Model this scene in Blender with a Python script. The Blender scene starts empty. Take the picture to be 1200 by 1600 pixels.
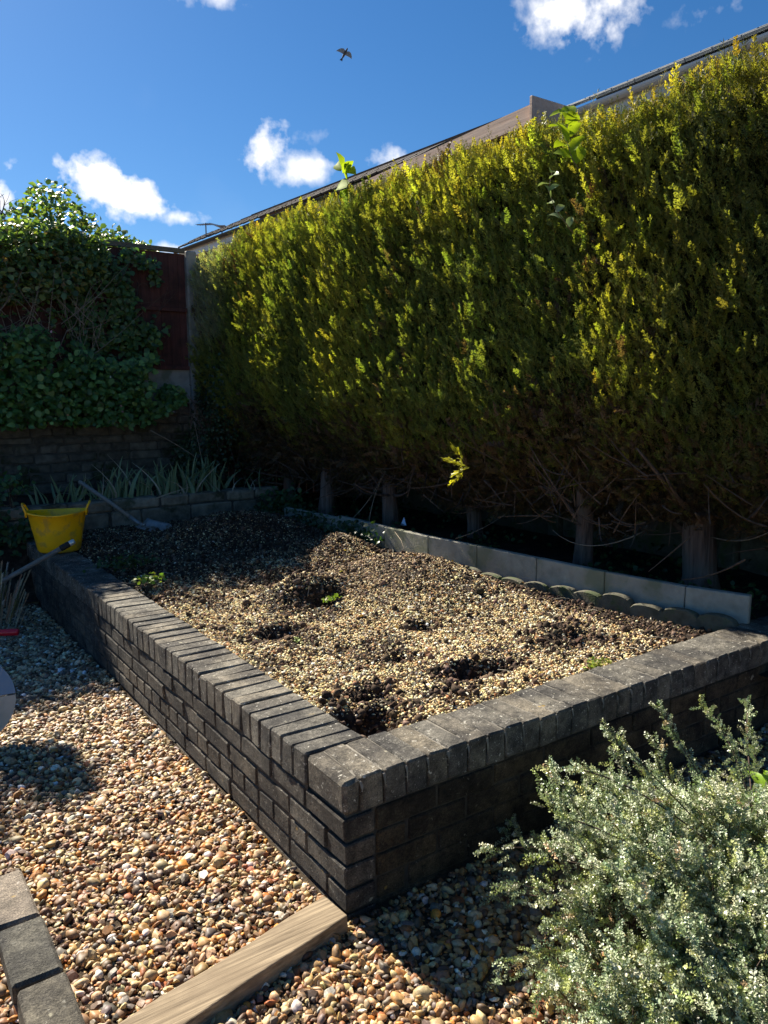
import bpy, math, random
import numpy as np
from mathutils import Vector, Matrix, Euler
R = math.radians
random.seed(7); rng = np.random.default_rng(7)
scene = bpy.context.scene
COL = scene.collection

# ------------------------------------------------------------------ camera
CAM = Vector((-1.0750, -1.7570, 1.4943)); YAW, PITCH, ROLL = 0.60737, -0.14597, -0.00562
fw = Vector((math.sin(YAW)*math.cos(PITCH), math.cos(YAW)*math.cos(PITCH), math.sin(PITCH)))
rt = Vector((math.cos(YAW), -math.sin(YAW), 0)); up = rt.cross(fw)
rt2 = rt*math.cos(ROLL) + up*math.sin(ROLL); up2 = -rt*math.sin(ROLL) + up*math.cos(ROLL)
cam = bpy.data.cameras.new('camera'); cam_o = bpy.data.objects.new('camera', cam); COL.objects.link(cam_o)
cam_o.matrix_world = Matrix(((rt2.x, up2.x, -fw.x, CAM.x), (rt2.y, up2.y, -fw.y, CAM.y), (rt2.z, up2.z, -fw.z, CAM.z), (0, 0, 0, 1)))
cam.sensor_width = 36; cam.lens = 36*1202.5/1600; cam.clip_start = .05; cam.clip_end = 2000
scene.camera = cam_o

# ------------------------------------------------------------------ light
SUN_EL, SUN_AZ = R(39.5), R(-6.0)          # azimuth measured from +Y towards +X
sdir = Vector((math.sin(SUN_AZ)*math.cos(SUN_EL), math.cos(SUN_AZ)*math.cos(SUN_EL), math.sin(SUN_EL)))
sun = bpy.data.lights.new('sun', 'SUN'); sun.energy = 5.0; sun.angle = R(.53); sun.color = (1, .91, .77)
sun_o = bpy.data.objects.new('sun', sun); COL.objects.link(sun_o)
sun_o.rotation_euler = sdir.to_track_quat('Z', 'Y').to_euler(); sun_o.location = sdir*30
scene.view_settings.view_transform = 'Standard'; scene.view_settings.look = 'None'
scene.view_settings.gamma = 1; scene.view_settings.use_curve_mapping = False
scene.view_settings.exposure = 1.45

def pix_dir(px, py):
    return (fw + rt2*((px-600)/1202.5) - up2*((py-800)/1202.5)).normalized()
world = bpy.data.worlds.new('World'); scene.world = world; world.use_nodes = True
def build_world():
    nt = world.node_tree; nt.nodes.clear(); N = nt.nodes.new; L = nt.links.new
    def math_(op, a, b=None, c=None, clamp=False):
        n = N('ShaderNodeMath'); n.operation = op; n.use_clamp = clamp
        for i, v in enumerate((a, b, c)):
            if v is None: continue
            if isinstance(v, (int, float)): n.inputs[i].default_value = v
            else: L(v, n.inputs[i])
        return n.outputs[0]
    sky = N('ShaderNodeTexSky'); sky.sky_type = 'NISHITA'; sky.sun_disc = False
    sky.sun_elevation = SUN_EL; sky.sun_rotation = SUN_AZ; sky.air_density = 1.0; sky.dust_density = .25; sky.ozone_density = 2.5
    hs = N('ShaderNodeHueSaturation'); hs.inputs['Saturation'].default_value = 1.17; hs.inputs['Value'].default_value = 1.0
    tn = N('ShaderNodeMix'); tn.data_type = 'RGBA'; tn.blend_type = 'MULTIPLY'; tn.inputs['Factor'].default_value = 1; L(sky.outputs[0], tn.inputs['A']); tn.inputs['B'].default_value = (.535, .655, .79, 1)
    L(tn.outputs['Result'], hs.inputs['Color'])
    tc = N('ShaderNodeTexCoord'); d = tc.outputs['Generated']
    nz = N('ShaderNodeTexNoise'); nz.inputs['Scale'].default_value = 9; nz.inputs['Detail'].default_value = 9; nz.inputs['Roughness'].default_value = .58
    L(d, nz.inputs['Vector'])
    nz2 = N('ShaderNodeTexNoise'); nz2.inputs['Scale'].default_value = 34; nz2.inputs['Detail'].default_value = 6
    L(d, nz2.inputs['Vector'])
    n1 = math_('MULTIPLY', math_('SUBTRACT', nz.outputs[0], .5), 3.6)
    n2 = math_('MULTIPLY', math_('SUBTRACT', nz2.outputs[0], .5), 2.6)
    nz3 = N('ShaderNodeTexNoise'); nz3.inputs['Scale'].default_value = 90; nz3.inputs['Detail'].default_value = 5; L(d, nz3.inputs['Vector'])
    nn = math_('ADD', math_('ADD', n1, n2), math_('MULTIPLY', math_('SUBTRACT', nz3.outputs[0], .5), 1.3))
    # clouds: centre in the sky, half width, half height (radians), tilt, density
    clouds = [((410, 232), .034, .030, 35, 1.1), ((470, 262), .046, .020, 12, .72), ((487, 212), .024, .012, 5, .3),
              ((618, 250), .036, .020, 12, .8), ((165, 292), .055, .028, -14, 1.5), ((205, 315), .050, .016, -6, 1.25), ((292, 342), .032, .010, -4, .8), ((-8, 300), .030, .04, 0, 1.2),
              ((905, 20), .060, .030, -8, 1.0), ((845, 8), .04, .02, 0, .5), ((1135, 8), .045, .014, 5, .45), ((330, -8), .035, .014, 0, .6), ((265, 388), .02, .008, 0, .8),
              ((-260, 200), .10, .05, 5, 1.1), ((1500, 60), .12, .05, 0, 1.0), ((700, -500), .12, .06, 0, .9), ((1350, -160), .06, .04, 0, .8), ((120, -420), .1, .05, 0, .8)]
    acc = None
    for (p, a, b, tilt, dens) in clouds:
        a *= .84; b *= .8
        c = pix_dir(*p); r_ = c.cross(Vector((0, 0, 1))).normalized(); u_ = r_.cross(c)
        ct, st = math.cos(R(tilt)), math.sin(R(tilt)); r2 = r_*ct + u_*st; u2 = -r_*st + u_*ct
        def dot(v):
            n = N('ShaderNodeVectorMath'); n.operation = 'DOT_PRODUCT'; L(d, n.inputs[0]); n.inputs[1].default_value = v; return n.outputs['Value']
        U = math_('DIVIDE', dot(r2), a); V = math_('DIVIDE', dot(u2), b)
        rr = math_('SQRT', math_('ADD', math_('MULTIPLY', U, U), math_('MULTIPLY', V, V)))
        f = math_('SUBTRACT', 1.0, rr)
        f = math_('ADD', f, math_('SUBTRACT', 0.0, math_('MULTIPLY', math_('LESS_THAN', dot(c), 0.0), 100.0)))
        f = math_('MULTIPLY', math_('MAXIMUM', math_('ADD', f, nn), 0.0), dens)
        f = math_('MULTIPLY', f, math_('MULTIPLY', math_('SUBTRACT', 2.2, rr), .8, clamp=True), clamp=True)
        acc = f if acc is None else math_('MAXIMUM', acc, f)
    acc = math_('POWER', acc, 1.1, clamp=True)
    # thin high veil
    nv = N('ShaderNodeTexNoise'); nv.inputs['Scale'].default_value = 3.0; nv.inputs['Detail'].default_value = 6
    L(d, nv.inputs['Vector'])
    veil = math_('MULTIPLY', math_('SUBTRACT', nv.outputs[0], .57), .35, clamp=True)
    acc = math_('MAXIMUM', acc, veil)
    mix = N('ShaderNodeMix'); mix.data_type = 'RGBA'
    L(acc, mix.inputs['Factor']); L(hs.outputs[0], mix.inputs['A']); mix.inputs['B'].default_value = (8.9, 8.9, 9.1, 1)
    bg = N('ShaderNodeBackground'); bg.inputs['Strength'].default_value = .050
    L(mix.outputs['Result'], bg.inputs['Color'])
    out = N('ShaderNodeOutputWorld'); L(bg.outputs[0], out.inputs['Surface'])
build_world()

# ------------------------------------------------------------------ helpers
def tag(o, label=None, cat=None, group=None, kind=None):
    if label: o['label'] = label
    if cat: o['category'] = cat
    if group: o['group'] = group
    if kind: o['kind'] = kind
    return o
def empty(name, loc=(0, 0, 0), **k):
    o = bpy.data.objects.new(name, None); COL.objects.link(o); o.location = loc; o.empty_display_size = .05
    return tag(o, **k)
def link(name, me, mats=(), parent=None, smooth=False, **k):
    for m in mats: me.materials.append(m)
    if smooth: me.polygons.foreach_set('use_smooth', [True]*len(me.polygons))
    o = bpy.data.objects.new(name, me); COL.objects.link(o)
    if parent is not None:
        o.parent = parent; o.matrix_parent_inverse = Matrix.Translation(parent.location).inverted() if parent.type == 'EMPTY' else Matrix()
    return tag(o, **k)
def mesh(name, V, F):
    me = bpy.data.meshes.new(name); me.from_pydata([tuple(v) for v in V], [], [tuple(f) for f in F]); me.update(); return me
class MB:
    def __init__(s): s.V = []; s.F = []
    def add(s, V, F):
        n = len(s.V); s.V += [tuple(v) for v in V]; s.F += [tuple(i+n for i in f) for f in F]
    def box(s, a, b, bev=.0, jit=0):
        V, F = bbox(a, b, bev, jit); s.add(V, F)
    def tube(s, P, r, n=6, cap=True):
        V, F = tube(P, r, n, cap); s.add(V, F)
    def build(s, name, mat, parent=None, smooth=False, **k):
        return link(name, mesh(name, s.V, s.F), [mat], parent, smooth, **k)
def bbox(a, b, bev=0, jit=0, rg=random):
    a = Vector(a); b = Vector(b)
    if bev <= 0:
        V = [(x, y, z) for x in (a.x, b.x) for y in (a.y, b.y) for z in (a.z, b.z)]
        F = [(0, 1, 3, 2), (4, 6, 7, 5), (0, 4, 5, 1), (2, 3, 7, 6), (0, 2, 6, 4), (1, 5, 7, 3)]
        return V, F
    V = []; idx = {}
    for sx in (0, 1):
        for sy in (0, 1):
            for sz in (0, 1):
                c = Vector((b.x if sx else a.x, b.y if sy else a.y, b.z if sz else a.z))
                j = Vector([rg.uniform(-jit, jit) for _ in range(3)])
                dx = -bev if sx else bev; dy = -bev if sy else bev; dz = -bev if sz else bev
                for ax, off in enumerate(((0, dy, dz), (dx, 0, dz), (dx, dy, 0))):
                    idx[(sx, sy, sz, ax)] = len(V)
                    V.append(c + j + Vector(off)*rg.uniform(.75, 1.3) if jit else c + Vector(off))
    I = lambda sx, sy, sz, ax: idx[(sx, sy, sz, ax)]
    F = []
    F.append((I(0,0,0,0), I(0,0,1,0), I(0,1,1,0), I(0,1,0,0))); F.append((I(1,0,0,0), I(1,1,0,0), I(1,1,1,0), I(1,0,1,0)))
    F.append((I(0,0,0,1), I(1,0,0,1), I(1,0,1,1), I(0,0,1,1))); F.append((I(0,1,0,1), I(0,1,1,1), I(1,1,1,1), I(1,1,0,1)))
    F.append((I(0,0,0,2), I(0,1,0,2), I(1,1,0,2), I(1,0,0,2))); F.append((I(0,0,1,2), I(1,0,1,2), I(1,1,1,2), I(0,1,1,2)))
    for s in (0, 1):
        for t in (0, 1):
            F.append((I(s,t,0,0), I(s,t,1,0), I(s,t,1,1), I(s,t,0,1)) if s != t else (I(s,t,0,0), I(s,t,0,1), I(s,t,1,1), I(s,t,1,0)))
            F.append((I(s,0,t,0), I(s,0,t,2), I(s,1,t,2), I(s,1,t,0)) if s != t else (I(s,0,t,0), I(s,1,t,0), I(s,1,t,2), I(s,0,t,2)))
            F.append((I(0,s,t,1), I(1,s,t,1), I(1,s,t,2), I(0,s,t,2)) if s != t else (I(0,s,t,1), I(0,s,t,2), I(1,s,t,2), I(1,s,t,1)))
    for sx in (0, 1):
        for sy in (0, 1):
            for sz in (0, 1):
                t = (I(sx,sy,sz,0), I(sx,sy,sz,1), I(sx,sy,sz,2))
                F.append(t if (sx+sy+sz) % 2 else t[::-1])
    return V, F
def tube(P, r, n=6, cap=True):
    P = [Vector(p) for p in P]; rs = r if isinstance(r, (list, tuple)) else [r]*len(P)
    V = []; F = []; prev = None
    for i, p in enumerate(P):
        t = (P[min(i+1, len(P)-1)] - P[max(i-1, 0)]).normalized()
        a = prev if prev is not None and abs(prev.dot(t)) < .95 else (Vector((1, 0, 0)) if abs(t.x) < .8 else Vector((0, 1, 0)))
        a = (a - t*a.dot(t)).normalized(); prev = a; b = t.cross(a)
        for k in range(n):
            an = 2*math.pi*k/n; V.append(p + (a*math.cos(an) + b*math.sin(an))*rs[i])
    for i in range(len(P)-1):
        for k in range(n): F.append((i*n+k, i*n+(k+1) % n, (i+1)*n+(k+1) % n, (i+1)*n+k))
    if cap: F.append(tuple(range(n))[::-1]); F.append(tuple(range((len(P)-1)*n, len(P)*n)))
    return V, F
def bez(a, b, c, n=8):
    a, b, c = Vector(a), Vector(b), Vector(c)
    return [a*(1-t)**2 + b*2*t*(1-t) + c*t*t for t in [i/(n-1) for i in range(n)]]
# value noise
_T = np.random.default_rng(3).random((64, 64, 64)).astype(np.float32)
def vnoise(P):
    P = np.asarray(P, float); i = np.floor(P).astype(int); f = P - i; f = f*f*(3-2*f); out = 0
    for dx in (0, 1):
        for dy in (0, 1):
            for dz in (0, 1):
                w = (f[:, 0] if dx else 1-f[:, 0])*(f[:, 1] if dy else 1-f[:, 1])*(f[:, 2] if dz else 1-f[:, 2])
                out = out + w*_T[(i[:, 0]+dx) % 64, (i[:, 1]+dy) % 64, (i[:, 2]+dz) % 64]
    return out
def fbm(P, o=4, g=.5):
    P = np.asarray(P, float); s = 0; a = 1; t = 0
    for k in range(o): s = s + a*vnoise(P*2**k + k*17.3); t += a; a *= g
    return s/t
def n2(x, y, s, o=3, z=0): return fbm(np.stack([np.asarray(x)*s, np.asarray(y)*s, np.full(np.shape(x), float(z))], -1), o)
def smooth(a, b, x): t = np.clip((np.asarray(x, float)-a)/(b-a), 0, 1); return t*t*(3-2*t)

# ------------------------------------------------------------------ materials
class NT:
    def __init__(s, name):
        s.m = bpy.data.materials.new(name); s.m.use_nodes = True; s.nt = s.m.node_tree
        s.nt.nodes.clear(); s.out = s.N('ShaderNodeOutputMaterial')
    def N(s, t, **k):
        n = s.nt.nodes.new(t)
        for a, b in k.items(): setattr(n, a, b)
        return n
    def L(s, a, b): s.nt.links.new(a, b)
    def noise(s, vec, scale, detail=4, rough=.55):
        n = s.N('ShaderNodeTexNoise'); n.inputs['Scale'].default_value = scale; n.inputs['Detail'].default_value = detail; n.inputs['Roughness'].default_value = rough
        if vec is not None: s.L(vec, n.inputs['Vector'])
        return n.outputs['Fac']
    def ramp(s, fac, stops):
        n = s.N('ShaderNodeValToRGB'); s.L(fac, n.inputs[0]); e = n.color_ramp.elements
        while len(e) < len(stops): e.new(.5)
        for el, (p, c) in zip(e, stops): el.position = p; el.color = (*c, 1) if len(c) == 3 else c
        return n.outputs[0]
    def mix(s, fac, a, b, mode='MIX'):
        n = s.N('ShaderNodeMix', data_type='RGBA', blend_type=mode)
        for key, v in (('Factor', fac), ('A', a), ('B', b)):
            if isinstance(v, (int, float)): n.inputs[key].default_value = v
            elif isinstance(v, tuple): n.inputs[key].default_value = (*v, 1)
            else: s.L(v, n.inputs[key])
        return n.outputs['Result']
    def math(s, op, a, b=0.0, clamp=False):
        n = s.N('ShaderNodeMath', operation=op, use_clamp=clamp)
        for i, v in enumerate((a, b)):
            if isinstance(v, (int, float)): n.inputs[i].default_value = v
            else: s.L(v, n.inputs[i])
        return n.outputs[0]
    def bump(s, h, strength=.5, dist=.01):
        n = s.N('ShaderNodeBump'); n.inputs['Strength'].default_value = strength; n.inputs['Distance'].default_value = dist; s.L(h, n.inputs['Height']); return n.outputs[0]
    def pos(s): return s.N('ShaderNodeNewGeometry').outputs['Position']
    def obj(s): return s.N('ShaderNodeTexCoord').outputs['Object']
    def rand(s): return s.N('ShaderNodeObjectInfo').outputs['Random']
    def bsdf(s, col, rough=.8, nrm=None, spec=.3, metal=0.0):
        b = s.N('ShaderNodeBsdfPrincipled')
        if isinstance(col, tuple): b.inputs['Base Color'].default_value = (*col, 1)
        else: s.L(col, b.inputs['Base Color'])
        if isinstance(rough, float): b.inputs['Roughness'].default_value = rough
        else: s.L(rough, b.inputs['Roughness'])
        b.inputs['Specular IOR Level'].default_value = spec; b.inputs['Metallic'].default_value = metal
        if nrm is not None: s.L(nrm, b.inputs['Normal'])
        return b.outputs[0]
    def end(s, sh): s.L(sh, s.out.inputs['Surface']); return s.m
def mat_noise(name, c1, c2, scale=20, rough=.85, bump=.4, dist=.004, spec=.25, c3=None, s3=6, rnd=.25, metal=0.0, world_=True):
    t = NT(name); p = t.pos() if world_ else t.obj()
    c = t.ramp(t.noise(p, scale, 6), [(.3, c1), (.7, c2)])
    if c3: c = t.mix(t.ramp(t.noise(p, s3, 5, .6), [(.52, (0, 0, 0)), (.62, (1, 1, 1))]), c, c3)
    if rnd:
        v = t.math('ADD', t.math('MULTIPLY', t.rand(), rnd*2), 1-rnd)
        h = t.N('ShaderNodeHueSaturation'); t.L(c, h.inputs['Color']); t.L(v, h.inputs['Value']); c = h.outputs[0]
    return t.end(t.bsdf(c, rough, t.bump(t.noise(p, scale*5, 5, .6), bump, dist), spec, metal))
def mat_leaf(name, trans=.35, rough=.45, spec=.5, attr=True, col=(.06, .12, .03), tcol=(1.6, 1.5, .5), vein=0):
    t = NT(name)
    if attr:
        a = t.N('ShaderNodeAttribute', attribute_type='INSTANCER', attribute_name='col'); c = a.outputs['Color']
    else:
        rgb = t.N('ShaderNodeRGB'); rgb.outputs[0].default_value = (*col, 1); c = rgb.outputs[0]
        c = t.mix(t.noise(t.obj(), 30, 3), c, t.mix(1.0, c, (1.6, 1.45, 1.1), 'MULTIPLY'))
    nb = t.bump(t.noise(t.pos(), 160, 3), .35, .002)
    b = t.bsdf(c, rough, nb, spec)
    tr = t.N('ShaderNodeBsdfTranslucent'); t.L(t.mix(1.0, c, tcol, 'MULTIPLY'), tr.inputs['Color'])
    m = t.N('ShaderNodeMixShader'); m.inputs[0].default_value = trans; t.L(b, m.inputs[1]); t.L(tr.outputs[0], m.inputs[2])
    return t.end(m.outputs[0])
def mat_inst(name, rough=.7, spec=.3, bump=.3, mott=.35):
    t = NT(name); a = t.N('ShaderNodeAttribute', attribute_type='INSTANCER', attribute_name='col')
    p = t.pos(); n = t.noise(p, 130, 4, .6)
    c = t.mix(1.0, a.outputs['Color'], t.ramp(n, [(.3, (1-mott,)*3), (.7, (1+mott*.6,)*3)]), 'MULTIPLY')
    return t.end(t.bsdf(c, rough, t.bump(t.noise(p, 400, 4, .6), bump, .0015), spec))

M = {}
def brick_mat(name, base, dark, lich, lamt):
    t = NT(name); p = t.pos(); r = t.rand()
    c = t.ramp(t.noise(p, 26, 7, .62), [(.28, dark), (.5, base), (.75, tuple(x*1.5 for x in base))])
    soot = t.ramp(t.noise(p, 5.5, 5, .6), [(.4, (.42, .42, .44)), (.62, (1.15, 1.12, 1.05))])
    c = t.mix(1.0, c, soot, 'MULTIPLY')
    tint = t.ramp(r, [(0, (.75, .76, .78)), (.35, (1, 1, 1)), (.6, (1.16, 1.1, 1.02)), (.85, (.85, .85, .87)), (1, (1.2, 1.12, 1.0))])
    c = t.mix(1.0, c, tint, 'MULTIPLY')
    c = t.mix(1.0, c, t.ramp(t.noise(p, 210, 4, .7), [(.34, (.55, .55, .55)), (.5, (1, 1, 1)), (.66, (1.6, 1.58, 1.5))]), 'MULTIPLY')
    fl = t.ramp(t.noise(p, 62, 6, .75), [(.60, (0, 0, 0)), (.65, (1, 1, 1))])
    zone = t.ramp(t.noise(p, 7, 3), [(.5-lamt*.5, (0, 0, 0)), (.8-lamt*.5, (1, 1, 1))])
    c = t.mix(t.math('MULTIPLY', fl, zone), c, lich)
    sp = t.ramp(t.noise(p, 18, 3, .5), [(.70, (0, 0, 0)), (.735, (1, 1, 1))])
    c = t.mix(t.math('MULTIPLY', sp, .75), c, (.42, .40, .30))
    ye = t.ramp(t.noise(p, 11, 2, .5), [(.735, (0, 0, 0)), (.76, (1, 1, 1))])
    c = t.mix(t.math('MULTIPLY', ye, .7), c, (.40, .27, .07))
    h = t.math('ADD', t.noise(p, 70, 6, .65), t.math('MULTIPLY', t.noise(p, 300, 4, .7), .45))
    return t.end(t.bsdf(c, .88, t.bump(h, 1.0, .009), .25))
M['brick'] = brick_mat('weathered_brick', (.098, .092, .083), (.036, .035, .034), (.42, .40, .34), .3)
M['brick_front'] = brick_mat('dark_sooty_brick', (.075, .062, .044), (.024, .021, .018), (.30, .27, .2), .1)  # darker, browner brick for the front face
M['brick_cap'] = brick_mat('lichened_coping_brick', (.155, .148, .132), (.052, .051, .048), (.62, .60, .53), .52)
M['mortar'] = mat_noise('old_mortar', (.035, .032, .028), (.09, .08, .065), 30, .95, .6, .006, rnd=0)
M['mortar_pale'] = mat_noise('pale_mortar', (.14, .13, .11), (.28, .26, .22), 30, .95, .6, .006, rnd=0)
M['soil'] = mat_noise('dark_garden_soil', (.018, .013, .010), (.06, .042, .03), 45, .95, 1.0, .02, c3=(.085, .06, .042), s3=9, rnd=0)
M['gravelbed'] = mat_noise('gravel_underlayer', (.05, .035, .022), (.14, .10, .06), 80, .95, 1.0, .02, rnd=0)
M['pebble'] = mat_inst('river_pebbles', .55, .4, .25)
M['chip'] = mat_inst('dry_gravel_chips', .85, .2, .4)
M['clod'] = mat_inst('soil_clods', .95, .1, .8)
M['slab'] = mat_noise('grey_concrete', (.25, .24, .20), (.38, .365, .31), 14, .9, .5, .004, c3=(.20, .205, .14), s3=3.5, rnd=.08)
M['scallop'] = mat_noise('mossy_or_shaded_concrete', (.07, .07, .05), (.17, .16, .12), 18, .9, .8, .006, c3=(.07, .09, .04), s3=9, rnd=.12)
M['stone'] = mat_noise('dark_rubble_stone', (.08, .074, .066), (.20, .18, .15), 12, .95, 1.0, .012, c3=(.05, .06, .03), s3=4, rnd=.3)
M['ledgestone'] = mat_noise('sandy_ledge_stone', (.14, .12, .095), (.34, .29, .22), 12, .95, 1.0, .012, c3=(.08, .08, .05), s3=5, rnd=.22)
M['stonemortar'] = mat_noise('wall_mortar', (.055, .05, .045), (.12, .11, .095), 20, .95, .8, .01, rnd=0)
M['concrete'] = mat_noise('fence_post_concrete', (.24, .24, .23), (.36, .355, .33), 12, .9, .5, .004, c3=(.18, .19, .15), s3=4, rnd=.05)
def wood_mat(name, c1, c2, axis, stain=None, rough=.8, rnd=.2, sc=1.0):
    t = NT(name); mp = t.N('ShaderNodeMapping'); s = [60*sc]*3; s[axis] = 2.2*sc; mp.inputs['Scale'].default_value = s
    t.L(t.pos(), mp.inputs['Vector']); g = t.noise(mp.outputs[0], 1, 6, .65)
    c = t.ramp(g, [(.3, c1), (.68, c2)])
    if stain: c = t.mix(t.ramp(t.noise(t.pos(), 6, 5, .6), [(.45, (0, 0, 0)), (.7, (1, 1, 1))]), c, stain)
    v = t.math('ADD', t.math('MULTIPLY', t.rand(), rnd*2), 1-rnd)
    h = t.N('ShaderNodeHueSaturation'); t.L(c, h.inputs['Color']); t.L(v, h.inputs['Value'])
    return t.end(t.bsdf(h.outputs[0], rough, t.bump(g, .7, .004), .2))
M['fence'] = wood_mat('stained_fence_board', (.075, .030, .028), (.14, .058, .052), 2, (.05, .028, .026))
M['fence_rail'] = wood_mat('weathered_rail', (.11, .09, .065), (.2, .165, .12), 0)
M['fence_dark'] = wood_mat('dark_stained_board', (.05, .024, .018), (.10, .048, .036), 1, (.03, .02, .015))
M['sleeper'] = wood_mat('weathered_plank', (.095, .07, .045), (.36, .285, .19), 0, (.19, .145, .095), .85, 0, 1.4)
M['timber'] = wood_mat('new_timber', (.52, .36, .27), (.66, .50, .39), 1, None, .8, .05, .5)
M['bark'] = wood_mat('reddish_conifer_bark', (.06, .04, .033), (.26, .18, .15), 2, (.13, .12, .10), .95, .2, .7)
def _b():
    t = M['bark'].node_tree
    for n in t.nodes:
        if n.type == 'BUMP': n.inputs['Distance'].default_value = .015; n.inputs['Strength'].default_value = 1.0
_b()
M['twig'] = mat_noise('pale_dry_twig', (.13, .10, .075), (.30, .25, .19), 40, .9, .3, rnd=.1)
M['darktwig'] = mat_noise('brown_dead_twig', (.05, .036, .028), (.13, .09, .068), 40, .9, .3, rnd=.1)
M['conifer'] = mat_leaf('conifer_foliage', .48, .45, .5, tcol=(1.7, 1.65, .5))
M['drytwig_i'] = mat_inst('dead_brown_sprays', .9, .1, .2)
M['core'] = mat_noise('dead_growth_core_fill', (.014, .014, .008), (.04, .034, .02), 30, 1.0, 1.0, .03, spec=0, rnd=0)
M['leaf'] = mat_leaf('climber_leaves', .35, .38, .5, tcol=(1.3, 1.5, .4))
M['coto'] = mat_leaf('tiny_grey_green_leaves', .15, .33, .55, tcol=(1.2, 1.3, .6))
M['iris'] = mat_leaf('iris_blades', .2, .45, .4, attr=False, col=(.15, .22, .14), tcol=(1.1, 1.3, .6))
M['irisdead'] = mat_noise('withered_iris_blade', (.30, .28, .22), (.5, .47, .38), 30, .8, .2, rnd=.1)
M['vine'] = mat_leaf('lime_vine_leaf', .5, .65, .15, attr=False, col=(.20, .30, .03), tcol=(1.4, 1.35, .4))
M['vinegrey'] = mat_leaf('pale_vine_leaf', .25, .4, .5, attr=False, col=(.20, .27, .15), tcol=(1.2, 1.3, .6))
M['weed'] = mat_leaf('weed_leaves', .3, .5, .4, tcol=(1.3, 1.4, .4))
M['lime'] = mat_leaf('lush_lime_leaf', .35, .35, .5, attr=False, col=(.17, .30, .03), tcol=(1.3, 1.3, .4))

# ------------------------------------------------------------------ scatter: one mesh of templates + points, instanced inside the object
_groups = {}
def scatter_group(k):
    if k in _groups: return _groups[k]
    g = bpy.data.node_groups.new('scatter_%d' % k, 'GeometryNodeTree')
    g.interface.new_socket('Geometry', in_out='INPUT', socket_type='NodeSocketGeometry')
    g.interface.new_socket('Geometry', in_out='OUTPUT', socket_type='NodeSocketGeometry')
    N = g.nodes.new; L = g.links.new
    gi = N('NodeGroupInput'); go = N('NodeGroupOutput')
    def named(n, ty):
        a = N('GeometryNodeInputNamedAttribute'); a.data_type = ty; a.inputs['Name'].default_value = n
        return [o for o in a.outputs if o.enabled and o.name == 'Attribute'][0]
    def sep(val):
        c = N('FunctionNodeCompare'); c.data_type = 'INT'; c.operation = 'EQUAL'
        ins = [i for i in c.inputs if i.enabled]; L(named('tmpl', 'INT'), ins[0]); ins[1].default_value = val
        s = N('GeometryNodeSeparateGeometry'); s.domain = 'POINT'; L(gi.outputs[0], s.inputs[0]); L(c.outputs[0], s.inputs[1]); return s.outputs[0]
    j = N('GeometryNodeJoinGeometry')
    for i in range(k):
        t = N('GeometryNodeGeometryToInstance'); L(sep(i+1), t.inputs[0]); L(t.outputs[0], j.inputs[0])
    iop = N('GeometryNodeInstanceOnPoints'); L(sep(0), iop.inputs['Points']); L(j.outputs[0], iop.inputs['Instance'])
    iop.inputs['Pick Instance'].default_value = True
    L(named('var', 'INT'), iop.inputs['Instance Index'])
    e = N('FunctionNodeEulerToRotation'); L(named('rot', 'FLOAT_VECTOR'), e.inputs[0]); L(e.outputs[0], iop.inputs['Rotation'])
    L(named('scl', 'FLOAT_VECTOR'), iop.inputs['Scale'])
    j2 = N('GeometryNodeJoinGeometry'); L(iop.outputs[0], j2.inputs[0]); L(sep(-1), j2.inputs[0])
    L(j2.outputs[0], go.inputs[0]); _groups[k] = g; return g
def scatter(name, temps, P, rot, scl, col, mats, parent=None, static=None, var=None, **k):
    """temps: list of (verts, faces, material index, smooth)"""
    P = np.asarray(P, float); n = len(P)
    V = []; F = []; mi = []; sm = []; tm = []; off = 0
    for i, (v, f, m, s) in enumerate(temps):
        V.append(np.asarray(v, float)); tm += [i+1]*len(v)
        F += [tuple(a+off for a in q) for q in f]; mi += ([m]*len(f) if isinstance(m, int) else list(m)); sm += [s]*len(f); off += len(v)
    if static:
        v, f, m, s = static; V.append(np.asarray(v, float)); tm += [-1]*len(v); F += [tuple(a+off for a in q) for q in f]; mi += [m]*len(f); sm += [s]*len(f); off += len(v)
    V.append(P); tm += [0]*n; V = np.concatenate(V)
    me = bpy.data.meshes.new(name); me.from_pydata(V.tolist(), [], F)
    me.polygons.foreach_set('material_index', mi); me.polygons.foreach_set('use_smooth', sm)
    def att(nm, ty, arr, key):
        a = me.attributes.new(nm, ty, 'POINT'); a.data.foreach_set(key, np.ascontiguousarray(arr).ravel())
    att('tmpl', 'INT', np.array(tm, np.int32), 'value')
    if var is None: var = rng.integers(0, len(temps), n)
    att('var', 'INT', np.concatenate([np.zeros(off), var]).astype(np.int32), 'value')
    scl = np.asarray(scl, float)
    if scl.ndim == 1: scl = np.repeat(scl[:, None], 3, 1)
    for nm, arr in (('rot', rot), ('scl', scl), ('col', col)):
        att(nm, 'FLOAT_VECTOR', np.concatenate([np.zeros((off, 3)), np.asarray(arr, float)]).astype(np.float32), 'vector')
    me.update()
    o = link(name, me, mats, parent, **k)
    md = o.modifiers.new('scatter', 'NODES'); md.node_group = scatter_group(len(temps)); return o
def palette(n, cols, w, jit=.15, g=rng):
    c = np.array(cols)[g.choice(len(cols), n, p=np.array(w)/sum(w))]
    return c*(1+g.normal(0, jit, (n, 1)))*(1+g.normal(0, jit*.25, (n, 3)))
def ico(sub=1):
    import bmesh
    bm = bmesh.new(); bmesh.ops.create_icosphere(bm, subdivisions=sub, radius=1)
    V = np.array([v.co[:] for v in bm.verts]); F = [tuple(v.index for v in f.verts) for f in bm.faces]; bm.free(); return V, F
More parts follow.
